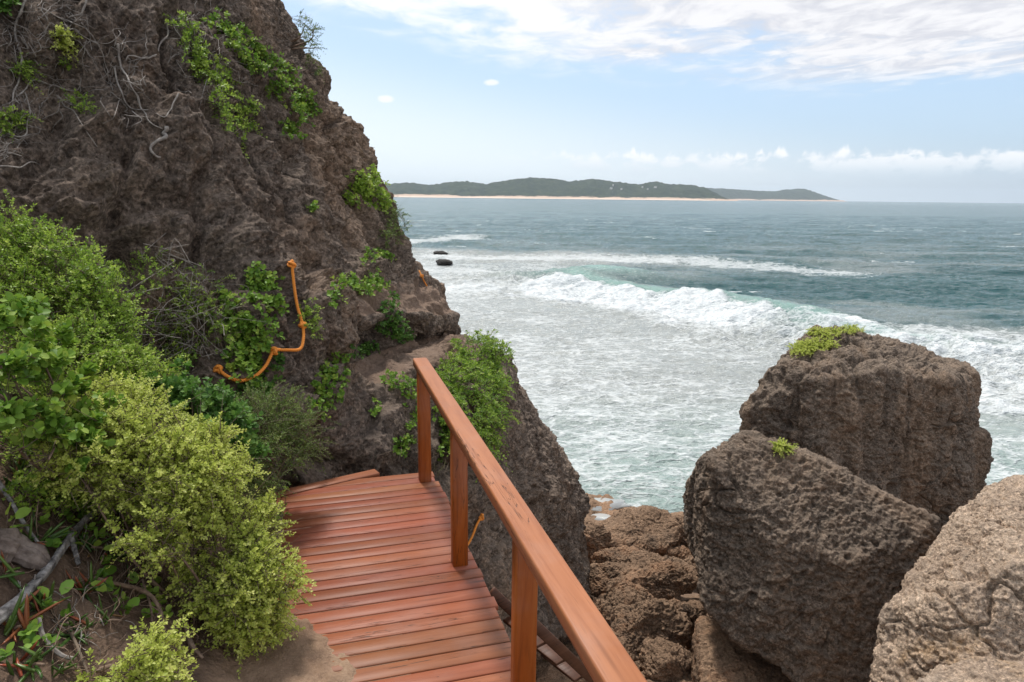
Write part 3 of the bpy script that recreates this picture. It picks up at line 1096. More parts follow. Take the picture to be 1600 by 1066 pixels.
boulder('rock', P_([(1512, 690, 12.5), (1522, 668, 12.5), (1544, 678, 12.5), (1549, 702, 12.5), (1540, 745, 12.4), (1505, 765, 12.3), (1500, 700, 12.2)])
        + [p + np.array((0, .7, 0)) for p in P_([(1512, 690, 12.5), (1542, 690, 12.5), (1530, 750, 12.4)])] + [p + np.array((0, .3, -2.6)) for p in P_([(1490, 745, 12.4), (1550, 745, 12.3)])],
        M['boulder'], 'knobbly dark rock stuck to the right side of the largest boulder', 217, 'rock', level=7, scale=1.6, amp=.8, lump=.1)

mid = P_([(1112, 716, 7.8), (1160, 680, 7.9), (1214, 696, 7.75), (1300, 728, 7.55), (1346, 756, 7.35), (1402, 794, 7.15), (1462, 814, 7.05), (1440, 900, 6.85), (1390, 1010, 6.6),
          (1116, 724, 7.6), (1108, 836, 7.45), (1098, 880, 7.5), (1104, 950, 7.2), (1160, 1004, 6.9), (1240, 1060, 6.55), (1370, 1130, 6.3), (1200, 850, 7.0), (1330, 880, 6.75)])
slab = P_([(1070, 772, 8.5), (1088, 718, 8.5), (1150, 690, 8.7), (1072, 840, 8.3), (1084, 868, 8.2), (1130, 880, 8.2), (1120, 720, 8.4), (1150, 780, 8.2)]) + P_([(1130, 720, 9.6), (1100, 800, 9.4), (1150, 880, 9.2), (1096, 890, 8.7)])
boulder('rock', slab, M['boulder'], 'dark upright slab behind the left edge of the middle boulder', 221, 'rock', level=7, amp=.7, scale=1.4, lump=.1, sharp=30)
mid += [p + np.array((.8, 2.2, -.9)) for p in P_([(1140, 720, 8.4), (1214, 700, 8.3), (1346, 752, 7.9), (1460, 820, 7.5)])]
mid += [p + np.array((.3, 2.2, .1)) for p in P_([(1090, 900, 8.0), (1240, 1000, 7.0), (1420, 1050, 6.7)])]
boulder('boulder', mid, M['boulder'], 'dark blocky boulder in the middle, overhanging the gully between the largest and the palest', 223, amp=.9, scale=1.25, lump=.08, pits=1.1, sharp=300, group='boulders below the boardwalk')

low = P_([(1078, 962, 7.6), (1110, 958, 7.8), (1180, 1010, 7.6), (1300, 1080, 7.2), (1076, 1010, 7.2), (1090, 1090, 6.7), (1200, 1120, 6.4), (1330, 1190, 6.0)])
low += [p + np.array((.3, .9, -.6)) for p in P_([(1090, 960, 7.8), (1300, 1050, 7.4)])] + [p + np.array((.2, .2, -1.3)) for p in P_([(1080, 1000, 7.2), (1300, 1130, 6.4)])]
boulder('boulder', low, M['gully'], 'low brown boulder wedged under the overhang of the middle boulder', 227, level=7, amp=.7, scale=1.3, sharp=10, group='boulders below the boardwalk')

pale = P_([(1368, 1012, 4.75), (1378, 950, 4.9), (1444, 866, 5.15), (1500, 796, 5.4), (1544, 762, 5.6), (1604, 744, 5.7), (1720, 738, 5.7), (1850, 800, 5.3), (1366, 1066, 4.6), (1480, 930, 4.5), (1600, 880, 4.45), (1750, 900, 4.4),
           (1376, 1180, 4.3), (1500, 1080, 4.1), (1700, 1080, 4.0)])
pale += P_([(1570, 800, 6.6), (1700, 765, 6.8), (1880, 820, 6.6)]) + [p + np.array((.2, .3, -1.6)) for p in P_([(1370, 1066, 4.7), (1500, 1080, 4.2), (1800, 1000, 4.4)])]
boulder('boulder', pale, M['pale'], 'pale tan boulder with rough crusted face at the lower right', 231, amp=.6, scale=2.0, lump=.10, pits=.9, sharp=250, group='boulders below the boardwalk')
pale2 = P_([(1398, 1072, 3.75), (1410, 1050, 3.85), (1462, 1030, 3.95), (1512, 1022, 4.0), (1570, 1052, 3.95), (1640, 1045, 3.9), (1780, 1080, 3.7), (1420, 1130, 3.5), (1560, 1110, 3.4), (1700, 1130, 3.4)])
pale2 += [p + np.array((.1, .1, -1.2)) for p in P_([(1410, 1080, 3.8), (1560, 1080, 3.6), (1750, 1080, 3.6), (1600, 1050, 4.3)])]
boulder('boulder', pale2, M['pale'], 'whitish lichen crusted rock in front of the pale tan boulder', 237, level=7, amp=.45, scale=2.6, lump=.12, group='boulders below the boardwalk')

# loose rocks on the gully floor, all resting on it
gz_grid = gz.reshape(520, 640)


def gully_at(px, py):
    d_ = ray(px, py)
    for D in np.arange(2.0, 19, .02):
        p = CAM + d_ * (D / d_[1])
        i = int(np.clip((p[0] - gx[0]) / (gx[1] - gx[0]), 0, 519))
        j = int(np.clip((p[1] - gy[0]) / (gy[1] - gy[0]), 0, 639))
        if p[2] <= gz_grid[i, j]:
            return p
    return p


ROCKS = [  # bottom centre px, py, width px, height px, label
    (1000, 868, 150, 58, 'broad flat topped slab nearest the surf, hollowed on top'),
    (1068, 868, 84, 56, 'rounded rock resting against the dark side of the middle boulder'),
    (1060, 884, 56, 22, 'small flat stone tucked under the rounded rock by the middle boulder'),
    (1094, 918, 54, 48, 'upright stone on sand at the foot of the middle boulder'),
    (1030, 944, 140, 62, 'long brown rock in front of the sandy hollow'),
    (965, 905, 92, 40, 'flat rock left of the sandy hollow'),
    (962, 942, 86, 52, 'hunched rock halfway down the gully, left of the long brown one'),
    (1040, 990, 70, 50, 'grey knobbly rock below the long brown one'),
    (1010, 1030, 130, 90, 'dark bulky rock at the bottom of the gully beside the handrail'),
    (985, 985, 96, 60, 'brown rock partly hidden by the handrail'),
    (1084, 1010, 60, 66, 'rock leaning on the low brown boulder'),
    (1040, 1062, 80, 46, 'reddish rock at the lower edge of the gully'),
    (935, 1000, 70, 56, 'dark rock just outside the handrail'),
    (925, 870, 60, 46, 'small rock at the foot of the dark outcrop'),
]
for k, (px, py, wpx, hpx, lab) in enumerate(ROCKS):
    b = gully_at(px, py)
    Z = np.linalg.norm(b - CAM)
    wx, hz_ = wpx / F * Z / 2, hpx / F * Z / 2 * 1.1
    rr = np.random.default_rng(300 + k)
    pts = []
    for q in range(16):
        u = rr.normal(size=3)
        u /= np.linalg.norm(u)
        u = np.sign(u) * np.abs(u) ** .75
        pts.append(b + np.array((0, wx * .35, hz_ * .72)) + u * np.array((wx, wx * .8, hz_)))
    boulder('rock', pts, M['gully'], lab, 400 + k * 7, 'rock', level=7, group='loose rocks in the gully', amp=.62, scale=1.9, lump=.26, sharp=10)
rr = np.random.default_rng(64)
for k in range(34):
    px, py = rr.uniform(905, 1092), rr.uniform(838, 1062)
    b = gully_at(px, py)
    r = rr.uniform(7, 21) / F * np.linalg.norm(b - CAM) / 1.6
    v, f = ico(5)
    q_ = v * np.array((1.1, .95, .72)) * (1 + .42 * fbm(v * 1.3 + k * 5.1, 4, 700 + k) + .10 * np.round(2 * fbm(v * 1.6 + k, 2, 800 + k)))[:, None]
    tag(mk('rubble_stone', b + np.array((0, 0, r * .45)) + q_ * r, f, M['gully'], origin=b), 'small brown stone among the rubble on the gully floor', 'stone', 'rubble stones in the gully')
STONES = [(1046, 908, 10), (1058, 912, 9), (1040, 914, 7), (1066, 906, 8), (1052, 918, 7), (1074, 912, 10), (1012, 908, 26), (1034, 906, 8)]
for k, (px, py, wpx) in enumerate(STONES):
    b = gully_at(px, py)
    r = wpx / F * np.linalg.norm(b - CAM) / 2
    v, f = ico(4)
    v = b + np.array((0, 0, r * .5)) + v * np.array((r, r, r * .75)) * (1 + .3 * fbm(v * 1.5 + k * 9, 3, k))[:, None]
    o = mk('stone', v, f, M['gully'], origin=b)
    tag(o, 'reddish lump of stone, biggest in the sandy hollow' if wpx == 26 else 'pebble sized stone lying on the sand of the gully hollow', 'stone', None if wpx == 26 else 'pebbles in the sandy hollow')
# rocks awash
for px, py, wpx, hpx, lab in [(694, 412, 26, 6, 'dark flat rock breaking the surf near the cliff'), (688, 398, 22, 5, 'low black rock farther out beside the cliff, foam around it')]:
    p = on_z(px, py, SEAZ)
    Z = np.linalg.norm(p - CAM)
    v, f = ico(5)
    q = v * np.array((wpx / F * Z / 2, wpx / F * Z * .6, hpx / F * Z * .8))
    q = q * (1 + .35 * fbm(v * 1.7 + px, 4, px))[:, None]
    tag(mk('sea_rock', q + p + np.array((0, 0, .15)), f, M['wet'], origin=p), lab, 'rock', 'rocks awash in the surf')
# houses
for px, py, wm, lab in HOUSES:
    dg = bpy.context.evaluated_depsgraph_get()
    hit, loc, *_ = SC.ray_cast(dg, Vector(CAM), Vector(ray(px, py + 1)))
    loc = np.array(loc)
    e = empty('house', loc, lab, 'house', 'white houses on the far ridge')
    b = MB()
    b.box(loc + np.array((0, 4, 4.5)), np.eye(3), (wm / 2, 5, 5.5), .05)
    b.build('wall', M['plaster'], e)
    b = MB()
    h = wm / 2 + 1
    b.add([loc + np.array(q) for q in ((-h, -2, 10.1), (h, -2, 10.1), (h, 10, 10.1), (-h, 10, 10.1), (-h, 4, 13), (h, 4, 13))],
          [(0, 1, 5, 4), (2, 3, 4, 5), (0, 4, 3), (1, 2, 5), (0, 3, 2, 1)])
    b.build('roof', M['roof'], e)
# ------------------------------------------------------------------ boardwalk
M['deck'] = wood_mat('deck hardwood', ek, (.265, .097, .054), (.205, .070, .038), (.32, .128, .074), seams=True)
M['rail'] = wood_mat('rail hardwood', dk, (.345, .152, .075), (.26, .105, .05), (.42, .195, .10))
M['post'] = wood_mat('post hardwood', (0, 0, 1), (.27, .085, .026), (.13, .04, .014), (.36, .13, .045))
PT = .0985
TH = .032
t_end = dk_inv(on_z(640, 740, 0))[0]
e_R = dk_inv(on_z(790, 985, 0))[1] + .01
walk = empty('boardwalk', dko(-SP, (E_L + e_R) / 2, -.5), 'wooden boardwalk with a single oiled handrail above the rocks', 'boardwalk')
b = MB()
slope = (L1[0] - L0[0]) / (L1[1] - L0[1])
rr = np.random.default_rng(5)
k = 0
tt = t_end
while True:
    t1_, t0_ = tt, tt - PT + .0078
    if t1_ < -SP * 3.6:
        break
    # left ends of the last boards follow the slanting end of the deck
    def eleft(tv):
        return max(E_L, L0[1] + (tv - L0[0]) / slope) if tv > L0[0] else E_L
    la, lb = eleft(t0_) + rr.uniform(-.006, .006), eleft(t1_) + rr.uniform(-.006, .006)
    rr_e = e_R + rr.uniform(-.012, .012)
    if k in (0, 1):
        rr_e -= .012
    dz = rr.uniform(-.0006, .0006)
    tl = rr.uniform(-.0004, .0004)
    ch = .0035
    for dt in (1,):
        prof = [(t0_ + ch, -TH), (t1_ - ch, -TH), (t1_, -TH + ch), (t1_, -ch), (t1_ - ch, 0), (t0_ + ch, 0), (t0_, -ch), (t0_, -TH + ch)]
        v = []
        for end in (0, 1):
            for ins in ((0, 1) if end == 0 else (1, 0)):
                for tv, zv in prof:
                    f_ = (tv - t0_) / (t1_ - t0_)
                    ev = (la + (lb - la) * f_ + ins * ch) if end == 0 else (rr_e - ins * ch)
                    zz_ = zv + dz + tl * (ev / 2)
                    if ins == 0:
                        zz_ -= ch * .7 if zv > -TH / 2 else 0
                    v.append(dko(tv, ev, zz_))
        f = []
        for r in range(3):
            for q in range(8):
                a, c_ = r * 8 + q, r * 8 + (q + 1) % 8
                f.append((a, a + 8, c_ + 8, c_))
        f.append(tuple(range(8)))
        f.append(tuple(range(31, 23, -1)))
        b.add(v, f)
    tt -= PT
    k += 1
t_near = tt
b.build('decking', M['deck'], walk)
# slanting board that closes the far end
b = MB()
A0, A1 = dko(L0[0] - .01, L0[1] - .05, -.012), dko(L1[0] + .012, L1[1] + .01, -.012)
dd = (A1 - A0) / np.linalg.norm(A1 - A0)
nn = np.array((-dd[1], dd[0], 0))
b.beam(A0 + nn * .052, A1 + nn * .052, .10, .032)
M['deck2'] = wood_mat('edge hardwood', dd, (.25, .105, .055), (.155, .058, .03), (.35, .165, .092), seams=True)
b.build('edge_board', M['deck2'], walk)
b = MB()
b.beam(dko(L0[0] - .02, E_L + .035, -.115), dko(t_near, E_L + .035, -.115), .045, .15)
b.build('joist', M['rail'], walk)
b = MB()
b.beam(dko(t_end - .03, e_R - .13, -.115), dko(t_near, e_R - .13, -.115), .045, .15)
b.build('joist', M['rail'], walk)
b = MB()
b.beam(dko(L1[0] - .02, L1[1], -.115), dko(t_end - .02, e_R - .16, -.115), .04, .15)
b.build('joist', M['deck'], walk)
b = MB()
b.beam(dko(L0[0] + .02, E_L - .022, -.075), dko(L0[0] - 1.1, E_L - .022, -.075), .03, .14)
b.build('fascia', M['rail'], walk)
RZ = on_z(660, 565, 0)
# height of the rail top above the deck, from where the post line meets it
rail_t0 = .10
HR = .93
for k in range(4):
    b = MB()
    c0 = dko(-SP * k, 0, 0)
    b.beam(c0 + np.array((0, 0, -.45)), c0 + np.array((0, 0, HR - .052)), .088, .076, up=dk, ch=.006)
    b.build('post', M['post'], walk)
b = MB()
re = -.010
ra, rb = dko(rail_t0, re, HR - .026), dko(-SP * 3.4, re, HR - .026)
# rail with eased top edges and a rounded far corner
hw, hh, rad = .053, .025, .008
prof = [(-hw, -hh), (hw, -hh)]
for cx, a0 in ((hw - rad, 0), (-hw + rad, 90)):
    for a in (0, 30, 60, 90):
        prof.append((cx + rad * math.cos(math.radians(a0 + a)), hh - rad + rad * math.sin(math.radians(a0 + a))))
prof = np.array(prof)
ts = np.array([rail_t0, rail_t0 - .004, rail_t0 - .03, -.4, -1.0, -2.0, -3.0, -SP * 3.4])
sc_ = np.array([.86, .93, 1, 1, 1, 1, 1, 1])
v = []
for tv, s_ in zip(ts, sc_):
    for pe, pz in prof:
        v.append(dko(tv, re + .012 * (tv - rail_t0) + pe * s_, HR - .026 + pz * (s_ if pz > 0 else 1)))
n_ = len(prof)
f = []
for r in range(len(ts) - 1):
    for q in range(n_):
        a, c_ = r * n_ + q, r * n_ + (q + 1) % n_
        f.append((a, c_, c_ + n_, a + n_))
f.append(tuple(range(n_ - 1, -1, -1)))
f.append(tuple(range((len(ts) - 1) * n_, len(ts) * n_)))
b.add(v, f)
b.build('handrail', M['rail'], walk)

# ------------------------------------------------------------------ stair to the gully, glimpsed under the rail
A0_, A1_ = pt(778, 934, 3.6), pt(870, 1020, 3.9)
B0_ = pt(795, 992, 3.2)
run = A1_ - A0_
sdir = np.array((run[0], run[1], 0))
hl = np.linalg.norm(sdir)
sdir /= hl
drop = run[2] / hl
wid = B0_ - A0_
sside = np.array((sdir[1], -sdir[0], 0))
wd = abs(wid @ sside)
stair = empty('wooden_staircase', A0_, 'narrow wooden stair dropping from the boardwalk edge into the gully', 'staircase')
M['stair'] = wood_mat('stair hardwood', sdir, (.09, .042, .024), (.05, .022, .012), (.13, .065, .038))
for s_ in (0, wd):
    b = MB()
    a = A0_ + sside * s_
    b.beam(a - sdir * .05 - np.array((0, 0, drop * .05)), a + sdir * .46 + np.array((0, 0, drop * .46)), .022, .06)
    b.build('stringer', M['stair'], stair)
for k in range(3):
    b = MB()
    c_ = A0_ + sdir * (.08 + .15 * k) + np.array((0, 0, drop * (.08 + .15 * k) - .05)) + sside * wd / 2
    b.box(c_, np.stack((sside, -sdir, zk)), (wd / 2 - .022, .06, .010), .003)
    b.build('tread', M['stair'], stair)

# ------------------------------------------------------------------ sand blown over the deck
nx, ny = 130, 150
te = np.linspace(-SP * 3.2, -.55 * SP - .28, ny)
ee = np.linspace(E_L - .15, E_L + .62, nx)
TE, EE = np.meshgrid(te, ee, indexing='ij')
q = np.stack((TE.ravel() * 3, EE.ravel() * 3, TE.ravel() * 0), 1)
nz = fbm(q, 4, 7)
s_ = EE.ravel() - E_L
t_far = dk_inv(on_z(500, 950, 0))[0]
wid = np.interp(TE.ravel(), [t_far - 1.6, t_far - .8, t_far - .35, t_far - .1, t_far + .08], [.42, .40, .36, .27, .0])
thick = .05 * sstep(0, .25, wid - s_ + .10 * nz + .10 * fbm(q * 5, 3, 19)) * sstep(-.4, .1, wid) - .006 + .03 * np.clip(-s_, 0, 1)
sv_ = np.array([dko(a, b_, c_) for a, b_, c_ in zip(TE.ravel(), EE.ravel(), thick + .006 * fbm(q * 6, 3, 8) * (thick > 0))])
sand = mk('sand', sv_, grid_faces(ny, nx)[:, ::-1], M['sand'])
tag(sand, 'brown sand spilled over the left edge of the boardwalk', None, None, 'stuff')
# ------------------------------------------------------------------ surfaces to grow on
def bvh_of(v, f):
    return BVHTree.FromPolygons(v.tolist(), f.tolist())


cg = cn.reshape(NR, NC, 3)[::2, ::2]
BV = [bvh_of(cg.reshape(-1, 3), grid_faces(cg.shape[0], cg.shape[1]))]
bgz = np.stack((x, y, bz), 1).reshape(400, 420, 3)[::2, ::2]
BV_BANK = bvh_of(bgz.reshape(-1, 3), grid_faces(200, 210))
BV.append(BV_BANK)
gg = np.stack((GX.ravel(), GY.ravel(), gz), 1).reshape(520, 640, 3)[::2, ::2]
BV.append(bvh_of(gg.reshape(-1, 3), grid_faces(260, 320)))
for o in list(COL.objects):
    if o.type == 'MESH' and o.name.split('.')[0] in ('boulder', 'rock_outcrop'):
        me = o.data
        v_ = np.empty(len(me.vertices) * 3)
        me.vertices.foreach_get('co', v_)
        f_ = np.empty(len(me.polygons) * 3, np.int32)
        me.polygons.foreach_get('vertices', f_)
        BV.append(bvh_of(v_.reshape(-1, 3) + np.array(o.location), f_.reshape(-1, 3)))


def surf(px, py, which=None):
    """first point of the ground that the eye meets there, and its outward normal"""
    o_, d_ = Vector(CAM), Vector(ray(px, py))
    best = None
    for b_ in ([which] if which else BV):
        h_ = b_.ray_cast(o_, d_)
        if h_[0] is not None and (best is None or h_[3] < best[3]):
            best = h_
    if best is None:
        return None
    n_ = np.array(best[1])
    if n_ @ np.array(d_) > 0:
        n_ = -n_
    return np.array(best[0]), n_


# ------------------------------------------------------------------ leaves
SHAPES = {
    'kite': (np.array([(0, 0, 0), (.45, .5, .14), (1, 0, -.05), (.45, -.5, .14)]), np.array([(0, 2, 1), (0, 3, 2)])),
    'oval': (np.array([(0, 0, 0), (.22, .36, .10), (.58, .5, .12), (.86, .33, .05), (1, 0, -.08), (.86, -.33, .05), (.58, -.5, .12), (.22, -.36, .10), (.4, 0, -.02), (.75, 0, -.04)]),
             np.array([(0, 8, 1), (1, 8, 2), (8, 9, 2), (2, 9, 3), (9, 4, 3), (0, 7, 8), (7, 6, 8), (8, 6, 9), (6, 5, 9), (9, 5, 4)])),
    'blade': (np.array([(0, -.5, 0), (0, .5, 0), (.35, .42, .02), (.35, -.42, .02), (.7, .26, -.06), (.7, -.26, -.06), (1, 0, -.2)]),
              np.array([(0, 3, 1), (1, 3, 2), (3, 5, 2), (2, 5, 4), (5, 6, 4)])),
    'finger': (np.array([(0, .35, 0), (0, -.35, 0), (0, 0, -.6), (.4, .5, .12), (.4, -.5, .12), (.4, 0, -.7), (.78, .36, .22), (.78, -.36, .22), (.78, 0, -.35), (1, 0, .3)]),
               np.array([(0, 3, 4), (0, 4, 1), (1, 4, 5), (1, 5, 2), (2, 5, 3), (2, 3, 0), (3, 6, 7), (3, 7, 4), (4, 7, 8), (4, 8, 5), (5, 8, 6), (5, 6, 3), (6, 9, 7), (7, 9, 8), (8, 9, 6)])),
}


def unit(a):
    return a / (np.linalg.norm(a, axis=-1, keepdims=True) + 1e-9)


def leaf_arrays(base, d_, n_, L_, W_, shape):
    T, Fc = SHAPES[shape]
    d_ = unit(d_)
    s_ = unit(np.cross(n_, d_))
    n2 = np.cross(d_, s_)
    zsc = W_ if shape != 'blade' else L_
    v = (base[:, None] + d_[:, None] * (T[None, :, 0:1] * L_[:, None, None]) + s_[:, None] * (T[None, :, 1:2] * W_[:, None, None])
         + n2[:, None] * (T[None, :, 2:3] * zsc[:, None, None]))
    m = len(T)
    f = (np.arange(len(base))[:, None, None] * m + Fc[None]).reshape(-1, 3)
    return v.reshape(-1, 3), f, m


def twig_arrays(a, b, c, r0, r1):
    """many thin three-sided twigs a -> b -> c"""
    n = len(a)
    pts = np.stack((a, b, c), 1)
    t_ = unit(c - a)
    u = unit(np.cross(t_, np.array((.3, .2, .93))))
    w_ = np.cross(t_, u)
    rad = np.stack((r0, (r0 + r1) / 2, r1), 1)
    vs = []
    for k in range(3):
        an = 2 * math.pi * k / 3
        vs.append(pts + (u * math.cos(an) + w_ * math.sin(an))[:, None] * rad[..., None])
    v = np.stack(vs, 2).reshape(-1, 3)
    fc = []
    for r in range(2):
        for k in range(3):
            q = (k + 1) % 3
            fc.append((r * 3 + k, r * 3 + q, r * 3 + 3 + q, r * 3 + 3 + k))
    return v, (np.arange(n)[:, None, None] * 9 + np.array(fc)[None]).reshape(-1, 4)


def leaf_mesh(name, mat, parent, base, d_, n_, L_, W_, tint, shape='kite', twigs=None):
    v, f, m = leaf_arrays(base, d_, n_, L_, W_, shape)
    ti = np.repeat(tint, m)
    fs = [f]
    if twigs is not None:
        tv, tf = twig_arrays(*twigs)
        fs.append(tf + len(v))
        v = np.concatenate((v, tv))
        ti = np.concatenate((ti, np.zeros(len(tv))))
    o = mk(name, v, fs, mat, parent, None if parent is None else WORLD[parent.name], smooth=(shape in ('oval', 'finger')), attrs={'tint': ti})
    if twigs is not None:
        o.data.materials.append(M['twig'])
        mi = np.zeros(len(o.data.polygons), np.int32)
        mi[len(f):] = 1
        o.data.polygons.foreach_set('material_index', mi)
    return o


M['lf_yellow'] = leaf_mat('yellow green leaf', [(0, (.33, .41, .06)), (.45, (.58, .65, .13)), (1, (.80, .82, .28))], .5, .45)
M['lf_bright'] = leaf_mat('bright fleshy leaf', [(0, (.09, .20, .022)), (.5, (.22, .37, .045)), (1, (.44, .53, .09))], .55, .35)
M['lf_mid'] = leaf_mat('mid green leaf', [(0, (.13, .24, .03)), (.5, (.33, .48, .06)), (1, (.58, .68, .14))], .45, .45)
M['lf_dark'] = leaf_mat('dark green leaf', [(0, (.05, .13, .022)), (.5, (.12, .25, .04)), (1, (.22, .36, .065))], .58, .35)
M['lf_olive'] = leaf_mat('olive leaf', [(0, (.07, .125, .024)), (.5, (.18, .26, .05)), (1, (.32, .38, .09))], .5, .3)
M['lf_red'] = leaf_mat('fleshy leaf', [(0, (.045, .10, .02)), (.6, (.12, .19, .04)), (.8, (.22, .14, .05)), (1, (.35, .06, .035))], .3, .1)
M['lf_dry'] = leaf_mat('dry grass', [(0, (.16, .13, .07)), (.5, (.27, .23, .12)), (1, (.30, .32, .12))], .7, .2)
M['twig'] = bark_mat('twig', (.10, .07, .05), (.23, .18, .13))
M['grey'] = bark_mat('bleached root', (.17, .145, .125), (.40, .36, .32), 22)
M['drift'] = bark_mat('weathered branch', (.05, .045, .042), (.36, .33, .31), 26)
M['drift2'] = bark_mat('weathered log', (.07, .05, .04), (.24, .19, .16), 18)
M['brown'] = bark_mat('brown branch', (.12, .08, .055), (.30, .21, .15), 26)

KINDS_ = {   # leaf length, width, shape, spray length, leaves per spray, material, up bias
    'yellow': dict(L=.017, W=.0125, shape='kite', S=.075, n=13, mat='lf_yellow', up=.55),
    'broad': dict(L=.047, W=.036, shape='oval', S=.05, n=6, mat='lf_bright', up=.6),
    'bush': dict(L=.020, W=.012, shape='kite', S=.10, n=14, mat='lf_mid', up=.6),
    'dark': dict(L=.036, W=.025, shape='oval', S=.07, n=8, mat='lf_dark', up=.5),
    'fine': dict(L=.015, W=.006, shape='kite', S=.11, n=18, mat='lf_olive', up=.5),
    'creeper': dict(L=.042, W=.034, shape='oval', S=.07, n=6, mat='lf_bright', up=.3),
    'fern': dict(L=.040, W=.024, shape='kite', S=.16, n=12, mat='lf_mid', up=.2),
    'tuft': dict(L=.028, W=.014, shape='kite', S=.14, n=14, mat='lf_olive', up=.4),
}


def sprays(start, dr, kd, rg, scale=1.0, droop=.25):
    """leafy shoots: arrays of leaves and of the shoots that carry them"""
    n, k = len(start), kd['n']
    S = kd['S'] * scale * rg.uniform(.55, 1.35, n)
    dr = unit(dr)
    tt_ = (np.arange(k) + .6) / k
    t_ = tt_[None] + rg.uniform(-.04, .04, (n, k))
    pos = start[:, None] + dr[:, None] * (t_ * S[:, None])[..., None]
    pos[..., 2] -= droop * S[:, None] * t_ ** 2
    ax = dr[:, None] + np.array((0, 0, -1.0)) * (2 * droop * t_)[..., None] * .6
    ax = unit(ax)
    u = unit(np.cross(dr, rg.normal(size=(n, 3))))
    w_ = np.cross(dr, u)
    ph = (np.arange(k) * 2.399)[None] + rg.uniform(0, 6.28, n)[:, None] + rg.uniform(-.4, .4, (n, k))
    rad = u[:, None] * np.cos(ph)[..., None] + w_[:, None] * np.sin(ph)[..., None]
    ld = unit(ax * (.25 + .75 * t_[..., None]) + rad * .85 + rg.normal(size=(n, k, 3)) * .15)
    ln = unit(np.array((0, -.12, .55)) + ax * .45 - rad * .15 + rg.normal(size=(n, k, 3)) * .32)
    sz = rg.uniform(.65, 1.2, (n, k)) * (1.0 - .35 * np.abs(t_ - .45)) * scale
    ti = np.clip(rg.normal(.42, .16, n)[:, None] + rg.normal(0, .12, (n, k)) + .22 * (t_ - .5), 0, 1)
    return pos, ld, ln, sz, ti, S


def make_plant(name, label, cat, start, dr, kind, seed, base, scale=1.0, droop=.25, group=None, trunk=None, bare=0, tshift=0.0, mat=None):
    kd = KINDS_[kind]
    rg = np.random.default_rng(seed)
    root = empty(name, base, label, cat, group)
    pos, ld, ln, sz, ti, S = sprays(start, dr, kd, rg, scale, droop)
    sh = lambda a_: a_.reshape(-1, 3)
    ti = np.clip(ti + tshift, 0, 1)
    sel = rg.random(len(start)) < .6
    a_ = start[sel] - unit(dr[sel]) * (.35 * S[sel])[:, None]
    mid = pos[sel][:, kd['n'] // 2]
    end = pos[sel][:, -1]
    if bare:
        i_ = rg.integers(0, len(start), bare)
        q = rg.normal(size=(bare, 3)) * .09 * scale
        a_ = np.concatenate((a_, start[i_] - unit(dr[i_]) * .1 * scale))
        mid = np.concatenate((mid, start[i_] + q * .5))
        end = np.concatenate((end, start[i_] + q + unit(dr[i_]) * .06 * scale))
    if trunk is not None:
        a_, mid, end = (np.concatenate((q_, t_)) for q_, t_ in zip((a_, mid, end), trunk))
    leaf_mesh('foliage', M[mat or kd['mat']], root, sh(pos), sh(ld), sh(ln), (kd['L'] * sz).ravel(), (kd['W'] * sz).ravel(), ti.ravel(), kd['shape'],
              (a_, mid, end, np.full(len(a_), .0022 * scale), np.full(len(a_), .0008 * scale)))
    return root


def shrub(name, label, blobs, kind, n, seed, group=None, scale=1.0, droop=.25, gap=.25, bare=0, tshift=0.0, mat=None, cat='shrub', flat=.8):
    """blobs: (px, py, distance, radius): a mounded bush with tufts, hollows and stems"""
    rg = np.random.default_rng(seed)
    C = np.array([pt(*b_[:3]) for b_ in blobs])
    Rr = np.array([b_[3] for b_ in blobs])
    w_ = Rr ** 2 / (Rr ** 2).sum()
    tuft = 9                                   # shoots to a tuft
    m = int(n * 2.2 / tuft)
    i_ = rg.choice(len(C), m, p=w_)
    u = unit(rg.normal(size=(m, 3)) + np.array((.12, -.30, .40)))
    q = C[i_] + u * (Rr[i_] * rg.uniform(.5, 1.0, m) ** .5)[:, None]
    lump_ = fbm(q * 6.0, 3, seed)
    q = q + u * ((lump_ * .55 + rg.uniform(-.12, .22, m)) * Rr[i_])[:, None]
    keep = lump_ > -.22 + gap * rg.normal(0, .3, m)
    for c_, r_ in zip(C, Rr):                 # nothing deep inside a neighbouring mound
        keep &= np.linalg.norm(q - c_, axis=1) > r_ * .55
    q, u = q[keep], u[keep]
    k_ = max(1, n // tuft)
    q, u = q[:k_], u[:k_]
    td = unit(u * .8 + np.array((0, 0, KINDS_[kind]['up'])) + rg.normal(size=u.shape) * .3)
    S0 = KINDS_[kind]['S'] * scale
    j_ = np.repeat(np.arange(len(q)), tuft)
    al = rg.uniform(-.6, .9, len(j_))          # along the tuft's own axis
    st = q[j_] + td[j_] * (al * S0 * .9)[:, None] + rg.normal(size=(len(j_), 3)) * S0 * .22
    dr = td[j_] * .9 + rg.normal(size=(len(j_), 3)) * .5
    base = np.array((C[:, 0].mean(), C[:, 1].mean(), C[:, 2].min() - Rr.max() * .6))
    tw = ([], [], [])
    brs = []
    for c_, r_ in zip(C, Rr):                 # main stems from the foot to each mound
        e_ = c_ + rg.normal(size=3) * r_ * .2
        m_ = (base + e_) / 2 + rg.normal(size=3) * .05
        brs.append(smooth_path([base, m_, e_], 5))
        for _ in range(9):
            t_ = e_ + unit(rg.normal(size=3) + np.array((0, -.2, .4))) * r_ * .95
            tw[0].append(e_ - (e_ - m_) * .3)
            tw[1].append((e_ + t_) / 2 + rg.normal(size=3) * .03)
            tw[2].append(t_)
    root = make_plant(name, label, cat, st, dr, kind, seed + 1, base, scale, droop, group, [np.array(a_) for a_ in tw], bare, tshift, mat)
    for P in brs:
        b = MB()
        b.tube(P, np.linspace(.009, .004, len(P)), 5)
        b.build('branch', M['brown'], root, WORLD[root.name], True)
    return root


